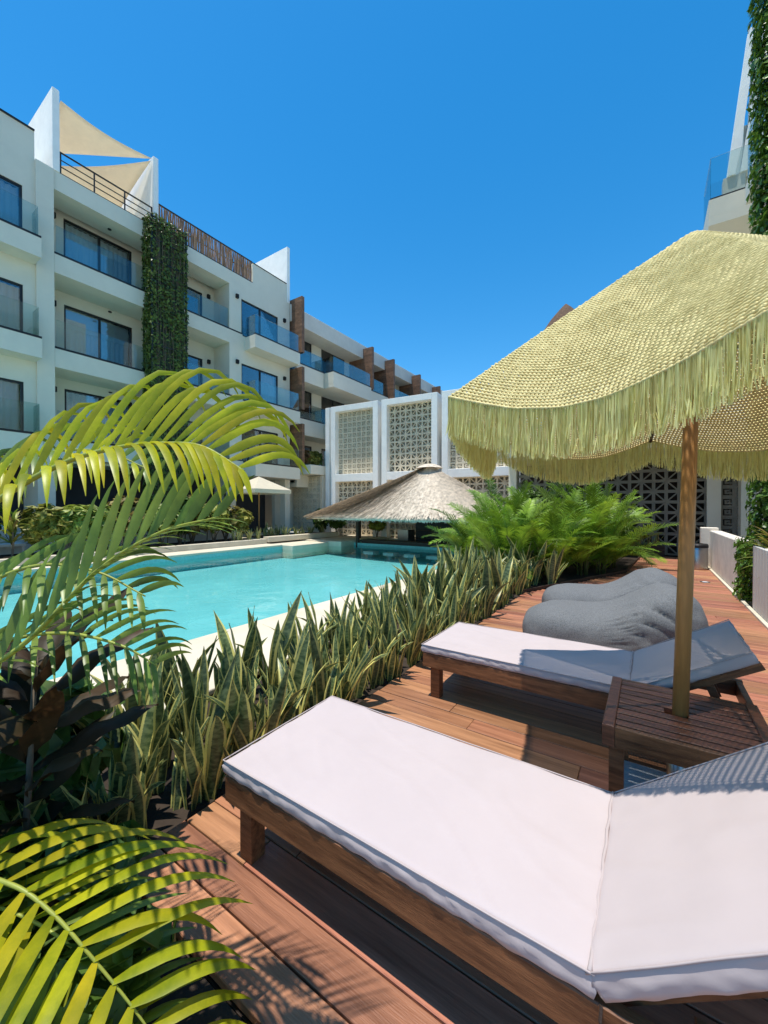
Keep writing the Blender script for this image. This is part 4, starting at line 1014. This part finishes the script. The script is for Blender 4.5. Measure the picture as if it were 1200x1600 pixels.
# low palm in the lower left corner
pl_o = Vector((-1.98, -0.20, -0.03))
pc = thing('areca_palm', 'low palm with bright yellow-green fronds in the lower left corner', 'palm', pl_o)
q = MB()
for k in range(4):
    a = k * 1.6; q.tube([(0.05 * math.cos(a), 0.05 * math.sin(a), 0), (0.09 * math.cos(a), 0.07 * math.sin(a), .3)], [0.022, 0.014], 8)
q.build('stem', 'stem', pc, True)
C_ = loc_([cw(1.14, -1.42, 0.36), cw(1.12, -1.22, 0.46), cw(1.08, -1.02, 0.468), cw(1.05, -0.885, 0.42), cw(1.02, -0.77, 0.35), cw(1.0, -0.64, 0.23), cw(0.99, -0.53, 0.09)])
big_frond(pc, C_, 15, [
    ((RGT * 0.75 + FWD * 0.50 + UPV * 0.36), (lambda t: 0.05 + 0.25 * t), 0.47, 1.6, 1.7, 0.045, UPV),
    ((-FWD * 0.9 + UPV * 0.15 ), (lambda t: 0.25), 0.38, 0.9, 1.6, 0.042, UPV)], ['palm_yellow'], r0=0.008, t0=0.0)
G_ = loc_([cw(1.25, -1.5, 0.22), cw(1.2, -1.25, 0.30), cw(1.15, -1.0, 0.28), cw(1.1, -0.8, 0.2), cw(1.06, -0.66, 0.08)])
big_frond(pc, G_, 15, [((RGT * 0.6 + FWD * 0.6 + UPV * 0.2), 0.3, 0.34, 0.8, 1.6, 0.03, UPV), ((-FWD * 0.8 + UPV * 0.1), 0.4, 0.34, 0.8, 1.6, 0.03, UPV)], ['palm_green', 'palm_yellow'], r0=0.007)
# dark ti plant at the left
pl_o = Vector((-2.0, 0.48, -0.03))
ti = thing('ti_plant', 'dark broad-leaved ti plant with reddish undersides at the left edge', 'plant', pl_o)
q = MB(); q.tube([(0, 0, 0), (0.03, 0.02, 0.5), (0.0, 0.05, 0.95)], [0.013, 0.011, 0.008], 8); q.build('stem', 'bark', ti, True)
def broad_leaf(L, W, g):
    mb = MB(); p = Vector((0, 0, 0)); n = 10
    for i in range(n + 1):
        t = i / n; D = (Vector((1, 0, 0.35)) - Vector((0, 0, 1)) * g * t).normalized(); wd = W / 2 * (math.sin(math.pi * min(1, t * 0.94 + 0.06)) ** 0.75) * (1 if t > .12 else 0.25 + t * 6) + 0.002
        nn = Vector((0, 1, 0)).cross(D) * -1
        for u in (-1, -.5, 0, .5, 1): mb.v.append(tuple(p + Vector((0, 1, 0)) * u * wd + nn * (-0.30 * wd * abs(u) + 0.01 * math.sin(t * 16 + u))))
        p = p + D * L / n
    for i in range(n):
        for j in range(4): k = i * 5 + j; mb.f.append((k, k + 1, k + 6, k + 5))
    return mb.mesh('leaf', 'ti_leaf', True)
BLf = [broad_leaf(rnd(.38, .5), rnd(.09, .125), rnd(.5, 1.1)) for _ in range(5)]
for k in range(26):
    a = k * 2.4 + rnd(-.3, .3); z = 0.18 + 0.78 * k / 26
    link('leaf', random.choice(BLf), ti, loc=(0.015 * math.cos(a), 0.015 * math.sin(a) + z * .05, z), rot=(rnd(-.3, .3), -R(20) + rnd(-.5, .2), a))

# areca clump behind the snake plants
def areca_frond_mesh(L, droop, nl=30, leafL=0.34):
    mb = MB(); cv = []; p = Vector((0, 0, 0)); n = 14
    for i in range(n + 1):
        cv.append(p.copy()); t = i / n; D = Vector((0.30 + 0.9 * t * t * droop, 0, 1.0 - 1.25 * t * droop)).normalized(); p = p + D * L / n
    mb.tube(cv, [0.011 * (1 - .8 * i / n) for i in range(n + 1)], 4, cap=False)
    for k in range(nl):
        t = 0.16 + 0.84 * k / nl; ii = t * n; i = min(int(ii), n - 1); b = cv[i].lerp(cv[i + 1], ii - i); tg = (cv[i + 1] - cv[i]).normalized()
        nn = Vector((-tg.z, 0, tg.x))
        if nn.z < 0: nn = -nn
        for s in (-1, 1):
            D = Vector((0, s, 0)) * 0.9 + tg * (0.65 + .4 * t) + nn * rnd(.25, .5)
            leaflet(D, leafL * (math.sin(math.pi * (0.22 + 0.72 * t)) ** .7) * rnd(.85, 1.1), 0.027, rnd(.6, 1.6), nn, 5, 1.8, mb, b)
    return mb.mesh('frond', 'areca', True)
AF = [areca_frond_mesh(rnd(1.55, 1.95), d, 30, 0.38) for d in (0.2, 0.35, 0.5, 0.62, 0.78, 0.95, 0.42)]
ord_ = ['first', 'second', 'third', 'fourth', 'fifth', 'sixth', 'seventh', 'eighth', 'ninth', 'tenth', 'eleventh', 'twelfth', 'thirteenth', 'fourteenth']
AP = sorted([(-2.55, 9.0, .92), (-1.75, 9.2, 0.9), (-2.3, 10.2, 1.0), (-1.3, 10.2, 1.0), (-2.5, 11.6, 1.1), (-1.25, 11.5, 1.08), (-0.85, 11.9, 1.0), (-1.6, 12.9, 1.15), (-2.4, 8.3, 0.8), (-0.95, 10.6, 0.85), (-3.65, 9.3, 0.85), (-3.2, 10.3, 1.0), (-3.8, 11.4, 1.05)], key=lambda p: (-.556 * p[0] + .831 * p[1]) and (.831 * p[0] + .556 * p[1]) / (-.556 * p[0] + .831 * p[1]))
for k, (x, y, s) in enumerate(AP):
    t = thing('areca_palm', 'bushy green areca palm beyond the snake plants, %s from the left' % ord_[k], 'palm', (x, y, -0.05), rnd(0, 6), 'areca palms in the bed beside the deck', s)
    q = MB()
    for j in range(7):
        a = j * 0.9; q.tube([(0.10 * math.cos(a), 0.10 * math.sin(a), 0), (0.15 * math.cos(a), 0.15 * math.sin(a), .7)], [0.022, 0.014], 6)
    q.build('stem', 'stem', t, True)
    for j in range(30):
        a = j * 2.4; low = j / 30
        link('frond', random.choice(AF), t, loc=(0.10 * math.cos(a), 0.10 * math.sin(a), 0.12 + 0.6 * (1 - low) * rnd(.6, 1)), rot=(rnd(-.35, .35), rnd(-.3, .25) + 0.55 * low, a + rnd(-.3, .3)), sc=[(1, 1, 1), (.8, .8, .8), (.65, .65, .65)][j % 3])

# leafy tree behind the palms
def bush(name, label, cat, loc, rx, ry, rz, m, count, leaf, stemh=0.3, group=None, seed=0, trunk='bark', trunk_name='stem', crown_name='foliage', shell=0.5):
    t = thing(name, label, cat, loc, rnd(0, 6), group)
    q = MB()
    for k in range(5):
        a = k * 1.3; q.tube([(0, 0, -0.03), (rx * .15 * math.cos(a), ry * .15 * math.sin(a), stemh), (rx * .5 * math.cos(a), ry * .5 * math.sin(a), stemh + rz * rnd(.6, 1.2))], [0.05 * max(.4, rz), 0.035 * max(.4, rz), 0.008], 6)
    q.build(trunk_name, trunk, t, True)
    lv = MB()
    def pos():
        while True:
            d = Vector((rnd(-1, 1), rnd(-1, 1), rnd(-1, 1)))
            if 0.25 < d.length < 1:
                n_ = noise.noise(d * 2.1 + Vector((seed * 3.1, 0, 0)))
                if d.length < 0.78 + 0.45 * n_ and (n_ > -0.25 or random.random() < .3):
                    return (d.x * rx, d.y * ry, stemh + rz + d.z * rz), (d.x, d.y, d.z + .6)
    leaf_cloud(lv, count, pos, leaf); lv.build(crown_name, m, t, kind='stuff')
    return t
for k, (x, y, z_, r_, h_) in enumerate(((-1.35, 0.38, -.03, .34, .13), (-1.72, 0.12, -.03, .36, .2), (-1.15, 0.05, -.03, .3, .12), (-2.3, 0.62, -.03, .36, .40), (-1.75, 0.52, -.03, .24, .15))):
    bush('shrub', ['low dark shrub under the frond at the lower left, nearest the deck boards', 'dark shrub under the low palm at the lower left', 'low dark shrub at the bottom edge under the palm frond', 'dark leafy shrub behind the ti plant at the left edge', 'low dark shrub between ti plant and deck'][k], 'shrub', (x, y, z_), r_, r_, h_, 'leaf_dark', 420, 0.075, 0.05, None, k + 60)
bush('leafy_tree', 'glossy dark green leafy tree behind the palms and under the parasol fringe', 'tree', (-3.4, 14.6, -0.1), 1.35, 1.1, 0.85, 'leaf_dark', 3800, 0.085, 0.7, None, 1, 'bark', 'trunk', 'crown')

# plants across the pool
PLN = thing('planter_bed', 'low cream-walled planting bed along the far side of the pool', 'planter', (0, 0, 0))
q = MB(); q.box(-13.35, -13.1, -4, 10.9, 0.07, 0.26); q.box(-13.35, -13.0, 10.91, 15.3, 0.12, 0.34); q.box(-14.9, -13.352, 10.75, 10.95, 0.0, 0.26); bevel(q.build('wall', 'stone', PLN), 0.01)
q = MB(); q.box(-15.2, -13.352, -4, 10.74, -0.1, 0.2); q.box(-14.9, -13.352, 10.96, 15.3, -0.1, 0.28); q.build('soil', 'soil', PLN)
tw_ = MB(); tw_.box(-15.4, -15.21, -4, 10.6, -0.2, 0.95); tag(tw_.build('low_wall', 'plaster_grey'), 'low grey wall behind the far planting bed', 'wall')
te = MB(); te.box(-16.0, -13.36, 15.4, 16.3, -0.1, 0.1); te.box(-18, -15.42, -6, 15.3, -0.1, 0.2)
struct('terrace', te, 'stone')
fb_ = [('croton', 5.2, .55, .42), ('croton_red', 6.2, .6, .5), ('croton', 7.1, .6, .42), ('leaf_dark', 7.9, .5, .55), ('croton_red', 8.5, .7, .55), ('croton', 9.1, .65, .48), ('croton_red', 9.8, .6, .42), ('croton', 10.35, .5, .36), ('croton', 3.9, .55, .4), ('leaf_dark', 2.6, .55, .5), ('croton', 4.55, .5, .4)]
fb_.sort(key=lambda p: p[1])
cn = {'croton': 'yellow-green croton', 'croton_red': 'reddish-green croton', 'leaf_dark': 'dark green shrub'}
cnt = {}
for k, (m_, yy, r_, h_) in enumerate(fb_):
    cnt[m_] = cnt.get(m_, 0) + 1
    bush('shrub', '%s in the bed across the pool, %s of its kind from the left' % (cn[m_], ord_[cnt[m_] - 1]), 'shrub', (-14.2 + rnd(-.3, .3), yy, 0.2), r_ * 1.15, r_ * 1.0, h_ * 1.45, m_, 900, 0.15, 0.30, 'shrubs across the pool', k)
SPK = [leaflet(Vector((1, 0, e)), rnd(.5, .75), 0.085, rnd(.5, 1.3), UPV, 7, 1.5).mesh('leaf', m_, True) for e in (.3, .8, 1.4, 2.2) for m_ in ('croton', 'croton_red', 'palm_green')]
for k, yy in enumerate((3.2, 5.7, 6.6, 7.5, 8.2, 9.0, 9.9)):
    t = thing('spiky_plant', 'tall spiky cordyline among the shrubs across the pool, %s from the left' % ord_[k], 'plant', (-14.0 + rnd(-.5, .4), yy, 0.2), 0, 'cordylines across the pool')
    q = MB(); q.tube([(0, 0, -0.02), (0.04, 0.02, .5), (0, 0, rnd(.75, 1.0))], 0.025, 6); q.build('stem', 'bark', t)
    for j in range(34):
        link('leaf', SPK[(j * 3 + k) % 12] if random.random() < .7 else random.choice(SPK), t, loc=(0, 0, rnd(.35, .95)), rot=(rnd(-.2, .2), rnd(-.3, .3), rnd(0, 6.28)))
for k in range(34):
    yy = rnd(9.6, 15.0); snake_plant(-13.75 + rnd(-.35, .3) if yy > 11 else -13.5 + rnd(-.1, .2), yy, 0.25, rnd(.55, .85), 6, 'small snake plant along the far pool edge left of the bar', 'small snake plants across the pool')
for k, (x, yy, h_) in enumerate(((-14.3, 15.4, 1.0), (-13.6, 15.9, 0.7), (-11.2, 16.1, .5))):
    bush('shrub', ['green banana-like shrub before the shaded block wall', 'low green shrub by the leftmost screen', 'yellow-green shrub under the thatched eave'][k], 'shrub', (x, yy, 0.1), .55, .5, h_ * .6, ['leaf_dark', 'leaf_dark', 'croton'][k], 700, 0.11, 0.3, None, k + 20)
for k in range(4):
    bush('shrub', 'croton on the white planter ledge, %s from the left' % ord_[k], 'shrub', (-15.5 + rnd(-.1, .1) + k * .02, 15.45 + k * 0.32, 3.85), .38, .35, .42, ['croton_red', 'croton', 'croton', 'leaf_dark'][k], 600, 0.09, 0.05, 'plants on the ledge', k + 30)
# plants behind the ribbed wall at right
for k, (x, yy, h_) in enumerate(((1.62, 7.55, .45), (1.50, 8.02, .5), (1.75, 7.0, .45))):
    t = thing('spiky_plant', 'spiky cream and reddish variegated plant above the ribbed wall, %s from the far end' % ['second', 'first', 'third'][k], 'plant', (x, yy, 0.75), 0, 'variegated plants above the ribbed wall')
    q = MB(); q.tube([(0, 0, -0.7), (0, 0, 0.35)], 0.03, 7); q.build('stem', 'stem', t)
    for j in range(46):
        a = rnd(0, 6.28); e = rnd(-.2, 1.2); D = Vector((math.cos(a), math.sin(a), e))
        mb = leaflet(D, rnd(.3, .5), 0.045, rnd(.6, 1.4), UPV, 6, 1.5)
        link('leaf', mb.mesh('leaf', random.choice(['croton', 'croton_red', 'croton']), True), t, loc=(0, 0, rnd(-.1, .35)))
    
bush('shrub', 'green shrub between the ivy and the ribbed wall', 'shrub', (1.75, 8.15, 0.6), .3, .3, .4, 'leaf_dark', 700, .06, .2, None, 44)
for k in range(6):
    snake_plant(-0.95 + k * .22, 15.4, 0.28, .75, 6, 'small leafy plant in the dark planter at the deck end', 'plants in the dark planter')

# far parasol and loungers across the pool
cpz = thing('parasol', 'square cream canvas parasol across the pool in front of the dark ground floor', 'parasol', (-14.6, 11.7, 0.4))
q = MB(); hw = 1.0
q.v = [(-hw, -hw, 1.95), (hw, -hw, 1.95), (hw, hw, 1.95), (-hw, hw, 1.95), (0, 0, 2.55), (-hw, -hw, 1.78), (hw, -hw, 1.78), (hw, hw, 1.78), (-hw, hw, 1.78)]
q.f = [(0, 1, 4), (1, 2, 4), (2, 3, 4), (3, 0, 4), (0, 5, 6, 1), (1, 6, 7, 2), (2, 7, 8, 3), (3, 8, 5, 0)]; q.build('canopy', 'cream_canvas', cpz)
q = MB(); q.tube([(0, 0, -0.25), (0, 0, 2.5)], 0.03, 8); q.build('pole', 'pole_wood', cpz)
for k, yy in enumerate((3.4, 4.6, 5.9)):
    t = thing('sun_lounger', 'white plastic lounger across the pool behind the palm, %s from the left' % ord_[k], 'sun lounger', (-15.9, yy, 0.2), R(90), 'white loungers across the pool')
    q = MB(); q.box(-0.3, 0.3, -1.2, 0.2, 0.25, 0.32); q.build('seat', 'white_plastic', t)
    q = MB(); q.obox(Matrix.Translation((0, 0.5, 0.55)) @ Matrix.Rotation(R(38), 4, 'X'), 0.6, 0.75, 0.06); q.build('backrest', 'white_plastic', t)
    for sx in (-.26, .26):
        for sy in (-1.1, .1): q = MB(); q.box(sx - .025, sx + .025, sy - .025, sy + .025, 0, .25); q.build('leg', 'white_plastic', t)
